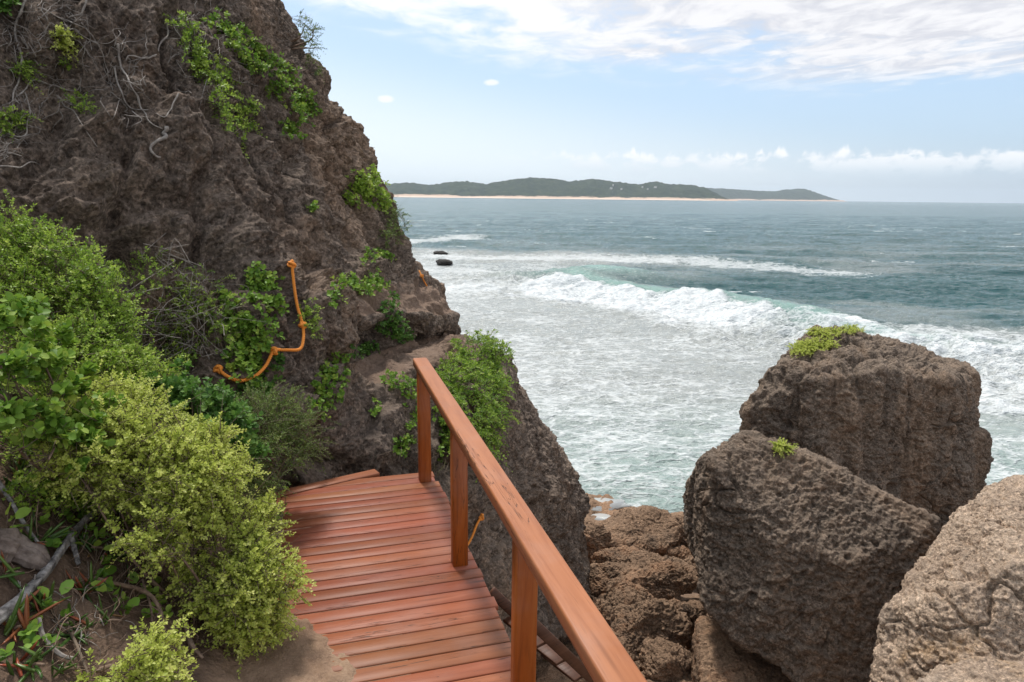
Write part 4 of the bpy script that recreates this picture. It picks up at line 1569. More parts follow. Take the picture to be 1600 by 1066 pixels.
def cling(name, label, clumps, kind, n, seed, group=None, scale=1.0, droop=.4, lift=.03, tshift=0.0, mat=None, cat='plant', bare=0, which=None, thick=.0):
    """clumps: (px, py, rx, ry) on the photograph's rock face: shoots rooted on the rock there"""
    rg = np.random.default_rng(seed)
    w_ = np.array([c_[2] * c_[3] for c_ in clumps], float)
    w_ /= w_.sum()
    st, dr = [], []
    tries = 0
    while len(st) < n and tries < n * 3:
        tries += 1
        c_ = clumps[rg.choice(len(clumps), p=w_)]
        a_, r_ = rg.uniform(0, 6.283), rg.uniform(0, 1) ** .6
        h_ = surf(c_[0] + c_[2] * r_ * math.cos(a_), c_[1] + c_[3] * r_ * math.sin(a_), which)
        if h_ is None:
            continue
        p_, n_ = h_
        st.append(p_ + n_ * (lift * rg.uniform(.0, 1.0) + thick * (1 - r_) * rg.uniform(.3, 1)))
        dr.append(n_ * .7 + np.array((0, 0, KINDS_[kind]['up'])) + rg.normal(size=3) * .45)
    st, dr = np.array(st), np.array(dr)
    return make_plant(name, label, cat, st, dr, kind, seed + 1, st[st[:, 2].argmin()] - np.array((0, 0, .01)), scale, droop, group, None, bare, tshift, mat)


SB = 'shrubs on the bank beside the boardwalk'
shrub('shrub', 'yellow green small leaved shrub spilling over the left edge of the boardwalk',
      [(95, 690, 2.75, .10), (140, 700, 2.85, .11), (185, 690, 2.9, .12), (170, 655, 3.05, .11), (225, 650, 3.15, .11), (230, 700, 2.95, .13), (270, 725, 2.95, .13), (310, 715, 3.1, .12),
       (215, 745, 2.8, .11), (262, 770, 2.85, .12), (310, 765, 2.95, .14), (350, 770, 3.05, .13), (330, 815, 2.95, .13), (375, 815, 3.0, .14), (384, 850, 3.0, .13), (350, 860, 2.9, .14), (300, 840, 2.8, .11),
       (400, 885, 2.95, .12), (380, 905, 2.88, .14), (335, 905, 2.8, .12), (422, 915, 2.9, .09), (390, 945, 2.85, .11), (365, 950, 2.78, .10), (408, 975, 2.8, .07), (390, 985, 2.75, .07), (270, 850, 2.65, .08),
       (432, 885, 2.98, .06), (400, 826, 3.1, .07), (235, 820, 2.65, .08), (120, 740, 2.65, .07)], 'yellow', 6600, 501, SB, bare=300, droop=.2, gap=.45)
shrub('shrub', 'small yellow green shrub alone at the lower edge, on bare soil', [(232, 1040, 2.15, .075), (205, 1070, 2.05, .08), (270, 1050, 2.15, .06)], 'yellow', 420, 507, SB)
shrub('shrub', 'bright green fleshy broad leaved shrub at the left edge, above the driftwood',
      [(10, 560, 2.7, .14), (40, 610, 2.65, .17), (15, 680, 2.5, .16), (85, 655, 2.7, .13), (110, 700, 2.7, .1), (60, 715, 2.5, .09), (130, 640, 2.9, .1), (30, 530, 2.9, .14), (90, 600, 2.9, .12), (150, 690, 2.9, .07), (5, 620, 2.5, .14)], 'broad', 620, 511, SB, scale=.9, gap=.3)
shrub('shrub', 'tall feathery green shrub against the cliff, highest on the left edge',
      [(10, 372, 3.9, .12), (45, 400, 3.85, .13), (20, 425, 3.8, .16), (75, 430, 3.8, .15), (110, 445, 3.8, .14), (145, 465, 3.75, .12), (120, 480, 3.7, .13), (40, 470, 3.65, .15), (80, 500, 3.6, .15), (160, 515, 3.7, .11), (140, 540, 3.55, .12), (15, 510, 3.5, .13), (60, 545, 3.4, .13), (110, 560, 3.4, .12), (175, 490, 3.8, .07)], 'bush', 3000, 521, SB)
shrub('shrub', 'light green bush behind the broad leaved shrub, below the tall feathery one',
      [(180, 570, 3.7, .11), (220, 600, 3.7, .13), (160, 595, 3.5, .15), (205, 620, 3.5, .14), (110, 610, 3.2, .14)], 'bush', 1500, 531, SB, tshift=.12)
shrub('shrub', 'deep green round leaved shrub between the yellow green one and the cliff',
      [(270, 640, 3.55, .15), (315, 665, 3.5, .17), (350, 690, 3.5, .14), (285, 690, 3.4, .14), (325, 650, 3.7, .10), (360, 725, 3.5, .1)], 'dark', 900, 541, SB)
shrub('shrub', 'olive green fine leaved shrub at the far left corner of the boardwalk',
      [(395, 690, 4.05, .17), (430, 665, 4.3, .16), (375, 745, 3.85, .13), (465, 672, 4.45, .12), (410, 720, 4.0, .15), (400, 662, 4.3, .10), (440, 705, 4.3, .12), (345, 770, 3.6, .12)], 'fine', 2300, 551, SB)
cling('shrub', 'dark broad leaves under the tall feathery shrub', [(95, 540, 60, 40), (150, 580, 50, 40), (40, 500, 50, 40), (250, 620, 40, 40)], 'dark', 260, 556, SB, lift=.12, which=BV_BANK, cat='shrub')

gc = cling('ground_cover', 'low mixed green growth carpeting the bank between the shrubs', [(150, 620, 130, 90), (60, 700, 80, 50), (100, 780, 100, 40), (430, 700, 60, 50), (320, 720, 90, 70), (220, 625, 50, 30), (200, 780, 120, 50), (400, 800, 40, 50)], 'bush', 2200, 557, None, 1.1, lift=.10, which=BV_BANK, tshift=.05)
del gc['category']
gc['kind'] = 'stuff'
gc2 = cling('ground_cover', 'bright fleshy leaves scattered low among the shrubs at the left edge', [(70, 590, 90, 60), (60, 690, 90, 50), (180, 620, 60, 50), (120, 740, 80, 30)], 'broad', 170, 558, None, .9, lift=.12, which=BV_BANK)
del gc2['category']
gc2['kind'] = 'stuff'
gc3 = cling('ground_cover', 'sparse fleshy leaves among the dead branches on bare soil', [(90, 830, 90, 40), (60, 1000, 70, 60), (180, 900, 60, 50), (250, 960, 60, 50)], 'broad', 40, 559, None, .8, lift=.04, which=BV_BANK)
del gc3['category']
gc3['kind'] = 'stuff'

CP = 'green plants clinging to the cliff'
cling('shrub', 'half bare grey twigged shrub in a cleft at the foot of the cliff', [(235, 430, 26, 40), (290, 470, 50, 38), (335, 510, 26, 40), (270, 520, 50, 40), (255, 570, 40, 24)], 'bush', 560, 561, CP, lift=.16, bare=700, cat='shrub', tshift=-.05)
cling('creeper', 'glossy creeper left of the orange rope, hanging in a dense strip', [(362, 495, 26, 26), (375, 530, 32, 36), (385, 570, 30, 34), (350, 470, 14, 16), (400, 520, 22, 30)], 'creeper', 330, 571, CP, scale=.9, lift=.06, cat='creeper')
cling('creeper', 'leafy plant just left of the top of the orange rope', [(404, 440, 20, 22), (412, 470, 28, 18), (395, 425, 10, 14), (430, 480, 14, 14)], 'creeper', 130, 573, CP, scale=.85, lift=.06, cat='creeper')
cling('creeper', 'small green plant right of the upper knot of the orange rope', [(480, 495, 12, 22), (487, 515, 8, 14)], 'bush', 60, 575, CP)
cling('plant', 'big leafy plant on the rock right of the loop of the orange rope', [(505, 610, 18, 24), (520, 580, 22, 20), (532, 560, 12, 12), (498, 635, 16, 10), (515, 600, 26, 30)], 'creeper', 130, 577, CP, scale=.8)
cling('plant', 'dark leaved plant under the sagging loop of the orange rope', [(415, 605, 20, 20), (435, 565, 12, 14), (385, 610, 24, 14), (400, 640, 30, 20)], 'dark', 120, 579, CP, scale=.9)
cling('plant', 'trailing green plant high on the middle of the cliff, in many patches',
      [(345, 40, 26, 16), (372, 62, 22, 22), (395, 85, 24, 20), (415, 100, 26, 18), (440, 115, 22, 22), (455, 150, 22, 24), (430, 140, 16, 16), (470, 175, 18, 18), (450, 205, 12, 10), (475, 160, 18, 22), (490, 172, 12, 10)], 'creeper', 420, 581, CP, scale=.85, lift=.08)
cling('plant', 'hanging yellowish ferny plant left of the trailing patches', [(290, 45, 14, 16), (300, 70, 18, 26), (320, 100, 26, 24), (345, 130, 22, 26), (340, 160, 16, 24), (380, 168, 20, 18), (352, 195, 12, 14), (378, 190, 18, 14), (380, 225, 6, 14), (370, 70, 12, 20)], 'fern', 300, 583, CP, scale=.8, lift=.08)
cling('plant', 'pair of green fronds lowest in the trailing plant, above bare rock', [(455, 205, 10, 6), (447, 192, 8, 8), (465, 212, 14, 5)], 'creeper', 34, 585, CP, scale=.8)
cling('shrub', 'bush on the cliff edge, halfway down its skyline', [(565, 285, 22, 18), (580, 300, 20, 20), (550, 310, 14, 14), (592, 318, 16, 16), (575, 275, 16, 8)], 'creeper', 240, 587, CP, lift=.12, scale=.95, cat='shrub', mat='lf_mid')
cling('shrub', 'brownish dry bush lower on the cliff edge', [(612, 335, 14, 20), (622, 355, 12, 22), (628, 345, 8, 18), (605, 365, 10, 20)], 'tuft', 130, 589, CP, lift=.14, bare=160, scale=.9, cat='shrub')
cling('plant', 'green patches spread over the cliff below its skyline bushes', [(560, 450, 24, 12), (585, 440, 18, 16), (540, 440, 16, 12), (595, 400, 16, 14), (575, 415, 12, 10), (520, 465, 8, 12), (570, 400, 10, 8)], 'creeper', 170, 591, CP, scale=.9, lift=.06)
cling('plant', 'dark creeper at the inner end of the ledge path', [(610, 480, 14, 22), (620, 510, 14, 18), (630, 525, 16, 10), (600, 510, 12, 12)], 'dark', 150, 593, CP, scale=.85)
cling('plant', 'green clump beside the ledge path where it starts', [(565, 548, 22, 10), (580, 542, 12, 8)], 'dark', 50, 595, CP, scale=.8)
cling('plant', 'low green plants left of the far post, across the rocky steps', [(620, 598, 26, 10), (640, 610, 20, 14), (605, 592, 14, 8), (650, 640, 14, 18), (585, 635, 10, 16), (632, 690, 18, 12), (625, 700, 16, 10), (645, 665, 8, 12)], 'creeper', 150, 597, CP, scale=.75)
cling('plant', 'yellow green tuft on the upper left cliff among the grey roots', [(95, 65, 9, 14), (90, 58, 6, 8)], 'yellow', 60, 599, CP, scale=1.4, lift=.06)
cling('plant', 'green tufts under the yellow green one, lower on the upper left cliff', [(125, 165, 8, 12), (108, 102, 6, 8), (130, 172, 8, 10)], 'bush', 45, 601, CP, lift=.06)
cling('plant', 'green bush at the left edge of the cliff, amid pale twigs', [(12, 190, 20, 14), (25, 110, 14, 14), (38, 100, 8, 10), (10, 205, 12, 10)], 'bush', 120, 603, CP, lift=.08, tshift=-.05)
cling('plant', 'dark leaves at the top left corner of the cliff', [(8, 8, 14, 10), (22, 4, 8, 6)], 'dark', 40, 605, CP)
cling('plant', 'two small sprigs right of the middle of the cliff', [(488, 322, 7, 7), (490, 330, 6, 5)], 'creeper', 16, 607, CP, scale=.8)

cling('shrub', 'dense green shrub draped over the dark outcrop behind the handrail',
      [(744, 556, 38, 22), (720, 590, 38, 34), (755, 600, 34, 40), (735, 650, 36, 36), (762, 660, 22, 30), (750, 695, 22, 24), (715, 690, 20, 24), (770, 560, 20, 26)], 'bush', 1500, 611, None, scale=1.5, droop=.6, tshift=-.14, lift=.10, thick=.24, cat='shrub')
cling('plant', 'trailing green plant behind the middle post', [(690, 640, 14, 30), (705, 670, 16, 24), (690, 700, 12, 20), (700, 610, 16, 20)], 'creeper', 130, 615, CP, scale=.8)
cling('plant', 'yellow green cushion plant on top of the largest boulder', [(1290, 522, 26, 7), (1275, 540, 34, 9), (1255, 548, 20, 8), (1330, 517, 24, 5)], 'yellow', 900, 621, None, scale=1.5, lift=.03)
cling('plant', 'little bright tuft on the ridge of the middle boulder', [(1222, 702, 16, 4), (1216, 698, 8, 3)], 'yellow', 90, 625, None, scale=1.4, lift=.03)


def shaggy(name, label, px, py, D, n, L, seed, mat='twig', group=None):
    pass


# a feathery bush leaning out from the top of the cliff's skyline
e0 = surf(462, 80)
e0 = e0[0] if e0 is not None else pt(466, 80, 8.8)
rg = np.random.default_rng(77)
st, dr = [], []
for c_ in [(478, 48, 12), (488, 62, 10), (480, 90, 10), (490, 75, 8), (472, 30, 8), (494, 110, 5), (488, 45, 6)]:
    for _ in range(16):
        st.append(pt(c_[0] + rg.normal() * c_[2] * .6, c_[1] + rg.normal() * c_[2] * .7, 8.8 + rg.normal() * .12))
        dr.append(np.array((.6, -.2, .2)) + rg.normal(size=3) * .5)
bush_top = make_plant('shrub', 'wispy dark bush sticking out from the top of the cliff skyline', 'shrub', np.array(st), np.array(dr), 'tuft', 631, e0, .8, .3, None, None, 60, -.1)
for k in range(6):
    q = np.array(st[k * 16 + 5])
    b = MB()
    b.tube(smooth_path([e0 - np.array((.25, 0, 0)), (e0 + q) / 2 + rg.normal(size=3) * .05, q], 5), np.linspace(.014, .004, 11), 5)
    b.build('branch', M['brown'], bush_top, WORLD[bush_top.name], True)

# ------------------------------------------------------------------ roots and dead wood on the cliff
def on_rock(pxs, lift=.02, n=6, jit=.0, seed=0):
    rg_ = np.random.default_rng(seed)
    P = []
    for q in smooth_path([(a_, b_, 0) for a_, b_ in pxs], n):
        h_ = surf(q[0], q[1])
        if h_ is not None:
            P.append(h_[0] + h_[1] * lift + rg_.normal(size=3) * jit)
    P = np.array(P)
    for _ in range(3):
        P[1:-1] = (P[:-2] + 2 * P[1:-1] + P[2:]) / 4
    return P


RT = 'bleached roots hanging on the cliff'
ROOTS = [
    ([(255, 198), (260, 212), (248, 222), (240, 235), (246, 248)], .020, 'thick pale hooked root stub on the cliff, standing out from the rock'),
    ([(183, 68), (190, 100), (205, 130), (220, 160), (232, 185), (250, 200)], .011, 'long pale root running down to the hooked stub'),
    ([(182, 108), (192, 145), (205, 168), (232, 184)], .009, 'second pale root, left of the long one above the hooked stub'),
    ([(262, 40), (265, 60), (248, 82), (232, 95), (205, 86), (196, 95)], .011, 'crooked root bending left high on the cliff, above the hooked stub'),
    ([(40, 0), (36, 28), (26, 50), (26, 90), (22, 130), (18, 175)], .013, 'straight grey root hanging at the upper left corner'),
    ([(137, 0), (134, 18), (120, 28), (100, 35), (70, 20)], .010, 'curved grey root looping at the top edge'),
    ([(55, 12), (80, 25), (118, 38), (140, 48), (155, 70), (165, 112)], .006, 'thin root slanting down right to a dark hole in the cliff'),
    ([(0, 205), (20, 215), (42, 212), (44, 180), (36, 150)], .008, 'grey root curling round the green bush at the left edge'),
    ([(0, 262), (26, 264), (52, 250)], .008, 'pale twig lowest on the left edge of the cliff'),
    ([(30, 150), (55, 130), (90, 138), (120, 145), (135, 120)], .007, 'grey root arching across the middle of the root tangle'),
    ([(88, 150), (110, 170), (128, 190), (150, 230)], .005, 'thin root trailing from the tangle down bare rock'),
    ([(208, 178), (222, 190), (205, 205)], .007, 'short fork left of the hooked stub'),
    ([(280, 150), (268, 178), (250, 182)], .008, 'short crooked root right above the hooked stub'),
    ([(302, 45), (305, 90), (312, 125)], .006, 'slim pale root beside the ferny plant'),
    ([(375, 200), (384, 225), (370, 215)], .006, 'small grey twig under the ferny plant'),
]
for k, (q, r_, lab) in enumerate(ROOTS):
    P = on_rock(q, .03, 6, .012, k)
    b = MB()
    b.tube(P, np.linspace(r_, r_ * .5, len(P)) * .78 * (1 + .15 * np.sin(np.arange(len(P)) * 1.7)), 8, True, .1, k)
    tag(b.build('root', M['grey'], None, P[-1], True), lab, 'root', RT)


def tangle(name, label, area, n, seed, mat, L=(20, 60), r_=(.0015, .0035), lift=.06, which=None):
    rg_ = np.random.default_rng(seed)
    b = MB()
    for k in range(n):
        c_ = area[rg_.integers(len(area))]
        x_, y_ = c_[0] + rg_.normal() * c_[2] * .5, c_[1] + rg_.normal() * c_[3] * .5
        a_ = rg_.uniform(0, 6.28)
        ll_ = rg_.uniform(*L)
        P = []
        lf = rg_.uniform(.1, 1) * lift
        for s_ in range(6):
            h_ = surf(x_, y_, which)
            if h_ is None:
                break
            P.append(h_[0] + h_[1] * lf * (1 + .5 * math.sin(s_ * 1.3 + k)))
            a_ += rg_.normal() * .28
            x_ += math.cos(a_) * ll_ / 5
            y_ += math.sin(a_) * ll_ / 5
        if len(P) < 4:
            continue
        P = smooth_path(P, 3)
        if np.abs(np.diff(P, axis=0)).max() > .5:
            continue
        rr_ = rg_.uniform(*r_)
        b.tube(P, np.linspace(rr_, rr_ * .5, len(P)), 4, False)
    return tag(b.build(name, mat, None, None, True), label, None, None, 'stuff')


tangle('dead_twigs', 'tangle of thin grey twigs on the upper left cliff', [(40, 60, 50, 60), (60, 140, 70, 50), (110, 40, 60, 40), (20, 220, 40, 40), (200, 130, 40, 60), (290, 60, 30, 60), (340, 110, 40, 60)], 260, 5, M['grey'])
tangle('dead_twigs', 'bleached twigs of the half bare shrub in the cliff cleft', [(270, 460, 40, 50), (310, 510, 40, 50), (250, 540, 30, 40)], 90, 7, M['grey'], (14, 44), (.0014, .003), .24)
tangle('dead_twigs', 'dry twigs beneath the shrub at the cliff foot and around the ledge plants', [(285, 480, 60, 70), (640, 690, 40, 30), (690, 730, 30, 30), (560, 180, 20, 40), (420, 160, 60, 60)], 150, 6, M['twig'])

# ------------------------------------------------------------------ lower left: driftwood, ice plants, bare soil
def on_bank(pxs, lift=.02, n=6):
    P = []
    for q in smooth_path([(a_, b_, 0) for a_, b_ in pxs], n):
        h_ = surf(q[0], q[1], BV_BANK)
        if h_ is not None:
            P.append(h_[0] + np.array((0, 0, lift)))
    P = np.array(P)
    for _ in range(4):
        P[1:-1] = (P[:-2] + 2 * P[1:-1] + P[2:]) / 4
    return P


DW = 'dead branches on the bank'
WOOD = [
    ([(-30, 1010), (30, 960), (80, 905), (110, 860), (140, 825), (185, 790)], .022, .05, 'drift', 'thick grey weathered branch slanting across the bare bank'),
    ([(112, 850), (118, 875), (125, 900)], .014, .05, 'drift', 'short stub forking off the thick grey branch'),
    ([(150, 928), (190, 938), (232, 950), (252, 975), (258, 1005), (262, 1012)], .010, .07, 'brown', 'brown branch bending down over the soil, below the yellow green shrub'),
    ([(165, 785), (210, 782), (245, 800), (270, 850), (282, 870)], .008, .14, 'brown', 'arched brown twig standing over the yellow green shrub'),
    ([(70, 745), (110, 748), (160, 770), (200, 800), (250, 840), (310, 868)], .005, .12, 'twig', 'thin straight twig crossing behind the thick grey branch'),
    ([(0, 770), (20, 800), (40, 835), (72, 880)], .010, .05, 'drift', 'grey twig at the left edge beside the ice plants'),
    ([(290, 985), (300, 1020), (318, 1042)], .012, .04, 'brown', 'short brown stem under the yellow green shrub'),
    ([(60, 980), (70, 1010), (95, 1035), (118, 1042)], .010, .03, 'grey', 'pale gnarled root lowest on the soil'),
    ([(105, 985), (125, 1030), (140, 1066)], .006, .03, 'twig', 'thin root running off the lower edge'),
    ([(155, 1060), (180, 1052), (198, 1066)], .008, .03, 'brown', 'small root arch at the lower edge by the small shrub'),
    ([(225, 925), (240, 985), (228, 1045)], .005, .06, 'brown', 'upright twig rising from the small lone shrub'),
]
WD = []
for k, (q, r_, lift, mt_, lab) in enumerate(WOOD):
    P = on_bank(q, lift, 18)
    WD.append((P, r_, mt_, lab, k))


def wood_tube(P, rad, sides, amp, seed):
    """weathered wood: a tube furrowed along its length"""
    n = len(P)
    t_ = unit(np.gradient(P, axis=0))
    u = unit(np.cross(t_, np.array((.31, .2, .93))))
    w_ = np.cross(t_, u)
    arc = np.concatenate(([0], np.cumsum(np.linalg.norm(np.diff(P, axis=0), axis=1))))
    an = np.arange(sides) / sides * 2 * math.pi
    A_, S_ = np.meshgrid(an, arc)
    q = np.stack((np.cos(A_).ravel() * 1.6, np.sin(A_).ravel() * 1.6, S_.ravel() * 5), 1)
    fur = ridged(q * np.array((2.2, 2.2, .7)) + seed, 4, seed, .6)
    kn = fbm(q * .8 + seed, 3, seed + 3)
    rr_ = np.repeat(rad, sides) * (1 + amp * (fur - .5) + amp * 1.1 * kn)
    v = np.repeat(P, sides, 0) + (np.repeat(u, sides, 0) * np.cos(A_).ravel()[:, None] + np.repeat(w_, sides, 0) * np.sin(A_).ravel()[:, None]) * rr_[:, None]
    f = []
    for k in range(n - 1):
        for c_ in range(sides):
            a_, b_ = k * sides + c_, k * sides + (c_ + 1) % sides
            f.append((a_, b_, b_ + sides, a_ + sides))
    f.append(tuple(range(sides - 1, -1, -1)))
    f.append(tuple(range((n - 1) * sides, n * sides)))
    return v, f


P = on_bank([(-60, 845), (0, 862), (45, 878), (80, 896)], .02, 30)
v_, f_ = wood_tube(P, np.linspace(.075, .028, len(P)) * (1 + .12 * np.sin(np.arange(len(P)) * .21)), 48, .5, 5)
for P_b, r_, mt_, lab, k in WD:
    va_, fa_ = wood_tube(P_b, np.linspace(r_, r_ * .5, len(P_b)), 18, .55, 60 + k)
    tag(mk('branch', va_, fa_, M[mt_], None, P_b[0]), lab, 'branch', DW)
tag(mk('log', v_, f_, M['drift2'], None, P[0]), 'broad grey brown weathered log at the left edge behind the ice plants', 'log')
rg = np.random.default_rng(91)


def ice_plant(px, py, n, L_, red, lab, seed):
    n = int(n * 1.7)
    rg_ = np.random.default_rng(seed)
    h_ = surf(px, py, BV_BANK)
    if h_ is None:
        return
    p_ = h_[0]
    root = empty('ice_plant', p_, lab, 'ice plant', 'fleshy ice plants on the bare bank')
    u = unit(rg_.normal(size=(n, 3)) + np.array((.1, -.3, 1.1)))
    base = p_ + rg_.normal(size=(n, 3)) * np.array((.025, .025, .006)) + np.array((0, 0, .008))
    ti = np.clip(rg_.uniform(.0, .62, n), 0, 1)
    ti[rg_.random(n) < red] = rg_.uniform(.8, 1)
    leaf_mesh('leaves', M['lf_red'], root, base, u, unit(rg_.normal(size=(n, 3)) + np.array((0, 0, .6))), 1.35 * L_ * rg_.uniform(.6, 1.2, n), L_ * .15 * rg_.uniform(.8, 1.2, n), ti, 'finger')
    b = MB()
    b.tube(smooth_path([p_ - h_[1] * .01, p_ + np.array((.02, .0, .015)), p_ + np.array((.05, .02, .0))], 4), .006, 6)
    b.build('stem', M['brown'], root, WORLD[root.name], True)


ICE = [(55, 850, 12, .09, .2, 'green ice plant growing left of the thick grey branch'), (130, 925, 12, .08, .3, 'ice plant with an orange leaf under the middle of the grey branch'), (65, 950, 9, .075, .2, 'upright green ice plant right of the reddest one'),
       (20, 985, 7, .10, .75, 'reddest ice plant, lying at the lower left edge'), (120, 990, 12, .08, .05, 'green ice plant above the pale gnarled root'), (140, 860, 10, .08, .25, 'ice plant between the grey branch and the yellow green shrub'),
       (40, 1045, 11, .08, .1, 'lowest ice plant in the left corner'), (8, 900, 8, .09, .4, 'orange tipped ice plant at the left edge under the grey twig'), (100, 800, 9, .07, .3, 'ice plant at the head of the bare patch'),
       (185, 870, 11, .08, .1, 'ice plant shaded by the yellow green shrub'), (35, 760, 12, .09, .25, 'ice plant by the dry grass under the broad leaved shrub'), (165, 975, 7, .06, .1, 'small ice plant on bare soil right of the others'),
       (95, 1050, 8, .06, .15, 'ice plant on the lower edge beside the thin root'), (215, 905, 8, .06, .1, 'ice plant half under the bent brown branch')]
for k, a_ in enumerate(ICE):
    ice_plant(*a_, 900 + k)


def broad_sprig(px, py, n, L_, lab, seed, lift=.05):
    rg_ = np.random.default_rng(seed)
    h_ = surf(px, py, BV_BANK)
    p_ = h_[0]
    root = empty('plant', p_, lab, 'plant', 'broad leaved sprigs on the bare bank')
    u = unit(rg_.normal(size=(n, 3)) + np.array((.1, -.3, .7)))
    tip = p_ + u * rg_.uniform(.02, .07, n)[:, None] + np.array((0, 0, lift))
    leaf_mesh('leaves', M['lf_bright'], root, tip, u + np.array((0, -.2, -.2)), unit(rg_.normal(size=(n, 3)) * .35 + np.array((0, -.5, .8))), L_ * rg_.uniform(.7, 1.15, n), L_ * .72 * rg_.uniform(.8, 1.1, n), np.clip(rg_.normal(.5, .2, n), 0, 1), 'oval',
              (np.repeat(p_[None], n, 0), (p_ + tip) / 2, tip, np.full(n, .003), np.full(n, .0015)))


for k, a_ in enumerate([(88, 968, 6, .07, 'sprig of yellowish round leaves above the pale gnarled root'), (195, 900, 6, .075, 'sprig of round green leaves under the yellow green shrub'), (185, 955, 5, .07, 'two toned round leaves by the bent brown branch'),
                        (8, 848, 4, .07, 'round leaf at the left edge below the grey twig'), (150, 880, 5, .05, 'small round leaves touching the grey branch'), (275, 965, 4, .06, 'single leafy sprig right of the bent brown branch')]):
    broad_sprig(*a_, 950 + k)


def grass(name, label, px, py, n, L_, seed, mat='lf_dry', which=None, spread=.05, stuff=False, cat='grass'):
    rg_ = np.random.default_rng(seed)
    h_ = surf(px, py, which)
    p_ = h_[0]
    base = p_ + rg_.normal(size=(n, 3)) * np.array((spread, spread, .008))
    u = unit(rg_.normal(size=(n, 3)) * .6 + np.array((0, 0, 1.0)))
    o = leaf_mesh(name, M[mat], None, base, u, unit(rg_.normal(size=(n, 3))), L_ * rg_.uniform(.5, 1.2, n), np.full(n, L_ * .03), rg_.random(n), 'blade')
    return tag(o, label, None, None, 'stuff') if stuff else tag(o, label, cat)


grass('grass_tuft', 'dry grass tuft under the broad leaved shrub at the left', 45, 735, 110, .16, 41, 'lf_dry', BV_BANK)
grass('grass_tuft', 'green grass tuft beside the wooden stair under the handrail', 855, 1030, 160, .10, 42, 'lf_olive', None, .10, True)
grass('grass_tuft', 'grass tuft at the bottom of the gully, right of the handrail', 1026, 1030, 90, .16, 43, 'lf_mid', None, .06)
grass('grass_tuft', 'dry grass tuft by the post at the deck edge', 668, 738, 60, .12, 44, 'lf_dry', None, .07)
# moss and litter on the soil below the shrub
tangle('dead_twigs', 'dry twigs and stalks littering the soil under the yellow green shrub', [(200, 930, 90, 60), (330, 980, 70, 60), (120, 990, 80, 60), (270, 900, 60, 40), (60, 830, 70, 60)], 130, 8, M['brown'], (30, 90), (.0012, .003), .07, BV_BANK)
tangle('dead_twigs', 'bleached twigs scattered over the bare bank around the ice plants', [(60, 900, 70, 90), (110, 1000, 80, 60), (170, 830, 60, 50)], 34, 9, M['grey'], (30, 80), (.0015, .0035), .04, BV_BANK)

# ------------------------------------------------------------------ rain and spray water left in the rock shelf
t = NT('still water')
t.principled(Base_Color=(.45, .46, .45), Roughness=.05, IOR=1.33, Specular_IOR_Level=.6, Normal=t.bump(t.noise(t.pos(), 9, 2), .05, .01))
for k, (px, py, rx, ry) in enumerate([(938, 787, .60, .34), (962, 809, .55, .28), (986, 803, .35, .24)]):
    h_ = surf(px, py, BV[2])
    if h_ is None:
        continue
    c_ = h_[0].copy()
    in_ = ((GX - c_[0]) / rx) ** 2 + ((GY - c_[1]) / ry) ** 2 < 1
    c_[2] = np.percentile(gz.reshape(GX.shape)[in_], 42) - .015     # fills the hollows only
    an = np.linspace(0, 2 * math.pi, 40, endpoint=False)
    rr_ = 1 + .7 * fbm(np.stack((np.cos(an) * 1.5 + k * 5, np.sin(an) * 1.5, an * 0), 1), 3, 15)
    top_ = np.stack((c_[0] + rx * rr_ * np.cos(an), c_[1] + ry * rr_ * np.sin(an), np.full(40, c_[2] + .015)), 1)
    bot_ = top_ - np.array((0, 0, .06))
    v_ = np.concatenate((top_, bot_))
    f_ = [tuple(range(40))] + [tuple(range(79, 39, -1))] + [(i, 40 + i, 40 + (i + 1) % 40, (i + 1) % 40) for i in range(40)]
    tag(mk('water', v_, f_, t.m, None, c_, False), 'shallow pool of water on the rock shelf by the sea', None, None, 'structure')

# ------------------------------------------------------------------ orange ropes
t = NT('orange rope')
wv_ = t.n('TexWave', i_Scale=55.0, i_Distortion=0.6, wave_type='BANDS', bands_direction='DIAGONAL')
t.set(wv_.inputs[0], t.pos())
t.principled(Base_Color=t.mix(wv_.outputs[1], (.74, .20, .02), (.98, .38, .05)), Roughness=.6, Normal=t.bump(wv_.outputs[1], .6, .004))
M['rope'] = t.m


def knot(parent, p_, r_, seed):
    rg_ = np.random.default_rng(seed)
    b = MB()
    for k in range(2):
        ax = unit(rg_.normal(size=3))
        u = unit(np.cross(ax, rg_.normal(size=3)))
        w_ = np.cross(ax, u)
        an = np.linspace(0, 2 * math.pi, 40)
        P = p_ + r_ * .30 * ((np.sin(an) + 2 * np.sin(2 * an))[:, None] * u + (np.cos(an) - 2 * np.cos(2 * an))[:, None] * w_ - 1.2 * np.sin(3 * an)[:, None] * ax)
        b.tube(P, r_ * .33, 7)
    return b.build('knot', M['rope'], parent, WORLD[parent.name], True)


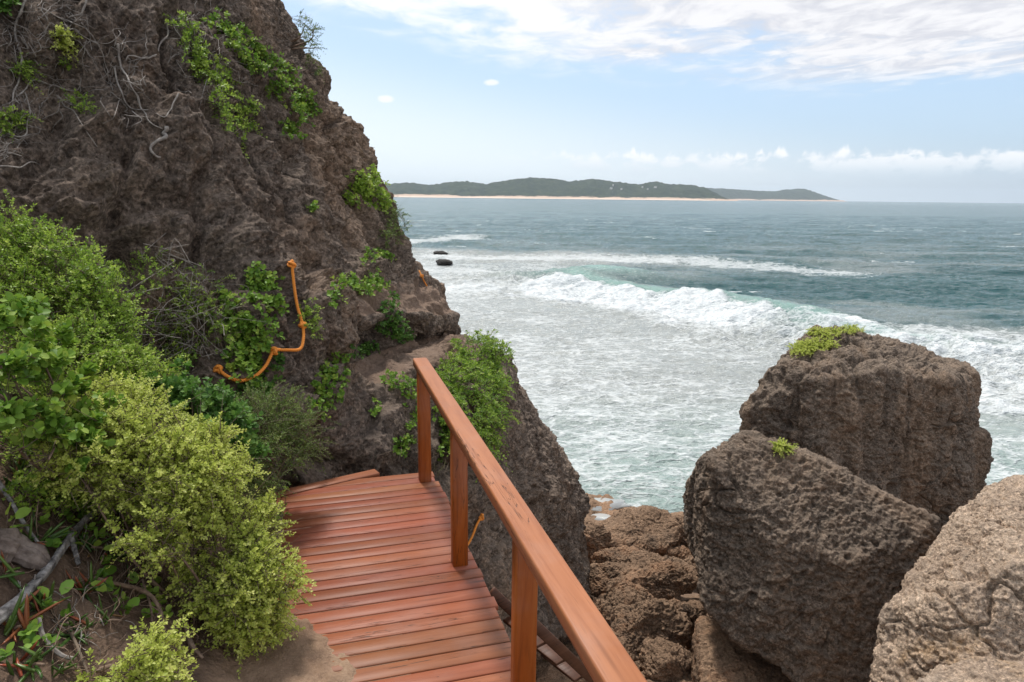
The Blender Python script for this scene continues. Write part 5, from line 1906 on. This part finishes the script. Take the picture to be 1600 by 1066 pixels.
def rope(px, lab, knots, r_=.0125, lift=.03, seed=0, end=None):
    kp = np.array(px, float)
    cum = np.concatenate(([0], np.cumsum(np.hypot(*np.diff(kp, axis=0).T))))
    an_ = [0] + [int(np.argmin(np.hypot(kp[:, 0] - a_, kp[:, 1] - c_))) for a_, c_ in knots] + [len(kp) - 1]
    an_ = sorted(set(an_))
    Ds = [(surf(*kp[i])[0] + surf(*kp[i])[1] * lift)[1] for i in an_]
    Dk = np.interp(cum, cum[an_], Ds)
    for _ in range(40):                         # the line hangs clear of every bump it passes
        Dm = np.array([surf(*q)[0][1] - .03 for q in kp])
        Dk = np.minimum(Dk, Dm)
        Dk[1:-1] = np.minimum((Dk[:-2] + 2 * Dk[1:-1] + Dk[2:]) / 4, Dk[1:-1])
        break
    P = smooth_path([pt(a_, c_, d_) for (a_, c_), d_ in zip(kp, Dk)], 8)
    root = empty('climbing_rope', P[0], lab, 'rope')
    b = MB()
    seg = np.linalg.norm(np.diff(P, axis=0), axis=1)
    arc = np.concatenate(([0], np.cumsum(seg)))
    fine_s = np.arange(0, arc[-1], .006)
    Q = np.stack([np.interp(fine_s, arc, P[:, q_]) for q_ in range(3)], 1)
    tg = unit(np.gradient(Q, axis=0))
    uu = unit(np.cross(tg, np.array((.31, .2, .93))))
    ww = np.cross(tg, uu)
    for q_ in range(3):
        an = fine_s / .055 * 2 * math.pi + q_ * 2.0944
        b.tube(Q + (uu * np.cos(an)[:, None] + ww * np.sin(an)[:, None]) * r_ * .5, r_ * .58, 6)
    b.build('line', M['rope'], root, WORLD[root.name], True)
    for k, (a_, c_) in enumerate(knots):
        j = int(np.argmin(np.hypot(kp[:, 0] - a_, kp[:, 1] - c_))) * 8
        j = min(j, len(P) - 1)
        knot(root, P[j], r_ * 2.6, seed + k)
    return root


rope([(456, 413), (460, 450), (465, 480), (473, 508), (474, 530), (468, 546), (445, 547), (428, 549), (415, 572), (398, 588), (375, 595), (355, 588), (341, 577)],
     'knotted orange rope fixed to the rock face, sagging to the left', [(456, 414), (473, 504), (428, 549), (341, 577)], .0125, .045, 3)
rope([(752, 808), (745, 820), (738, 838), (730, 852), (720, 862)], 'short orange rope tied to the dark rock behind the middle post', [(751, 809)], .012, .04, 13)
# the far rope end at the corner of the cliff
h_ = surf(655, 425)
p0 = (h_[0] if h_ is not None else pt(655, 425, 9.0))
root = empty('climbing_rope', p0, 'scrap of orange rope on the far corner of the cliff against the surf', 'rope')
b = MB()
b.tube(smooth_path([pt(655, 423, 8.9), pt(659, 432, 8.85), pt(663, 440, 8.9), pt(667, 447, 8.95)], 5), .010, 8)
b.build('line', M['rope'], root, WORLD[root.name], True)
knot(root, pt(659, 431, 8.85), .024, 19)
# ------------------------------------------------------------------ sea air
t = NT('sea air')
pv = t.n('VolumePrincipled')
pv.inputs['Color'].default_value = (.78, .89, 1.0, 1)
pv.inputs['Density'].default_value = 5.5e-5
pv.inputs['Anisotropy'].default_value = .2
t.t.links.new(pv.outputs[0], t.out.inputs['Volume'])
c0, c1 = np.array((-12000.0, -80, -10)), np.array((18000.0, 16500, 290))
b = MB()
b.box((c0 + c1) / 2, np.eye(3), (c1 - c0) / 2, .5)
tag(b.build('haze', t.m), 'thin sea haze in the air over the water', None, None, 'stuff')
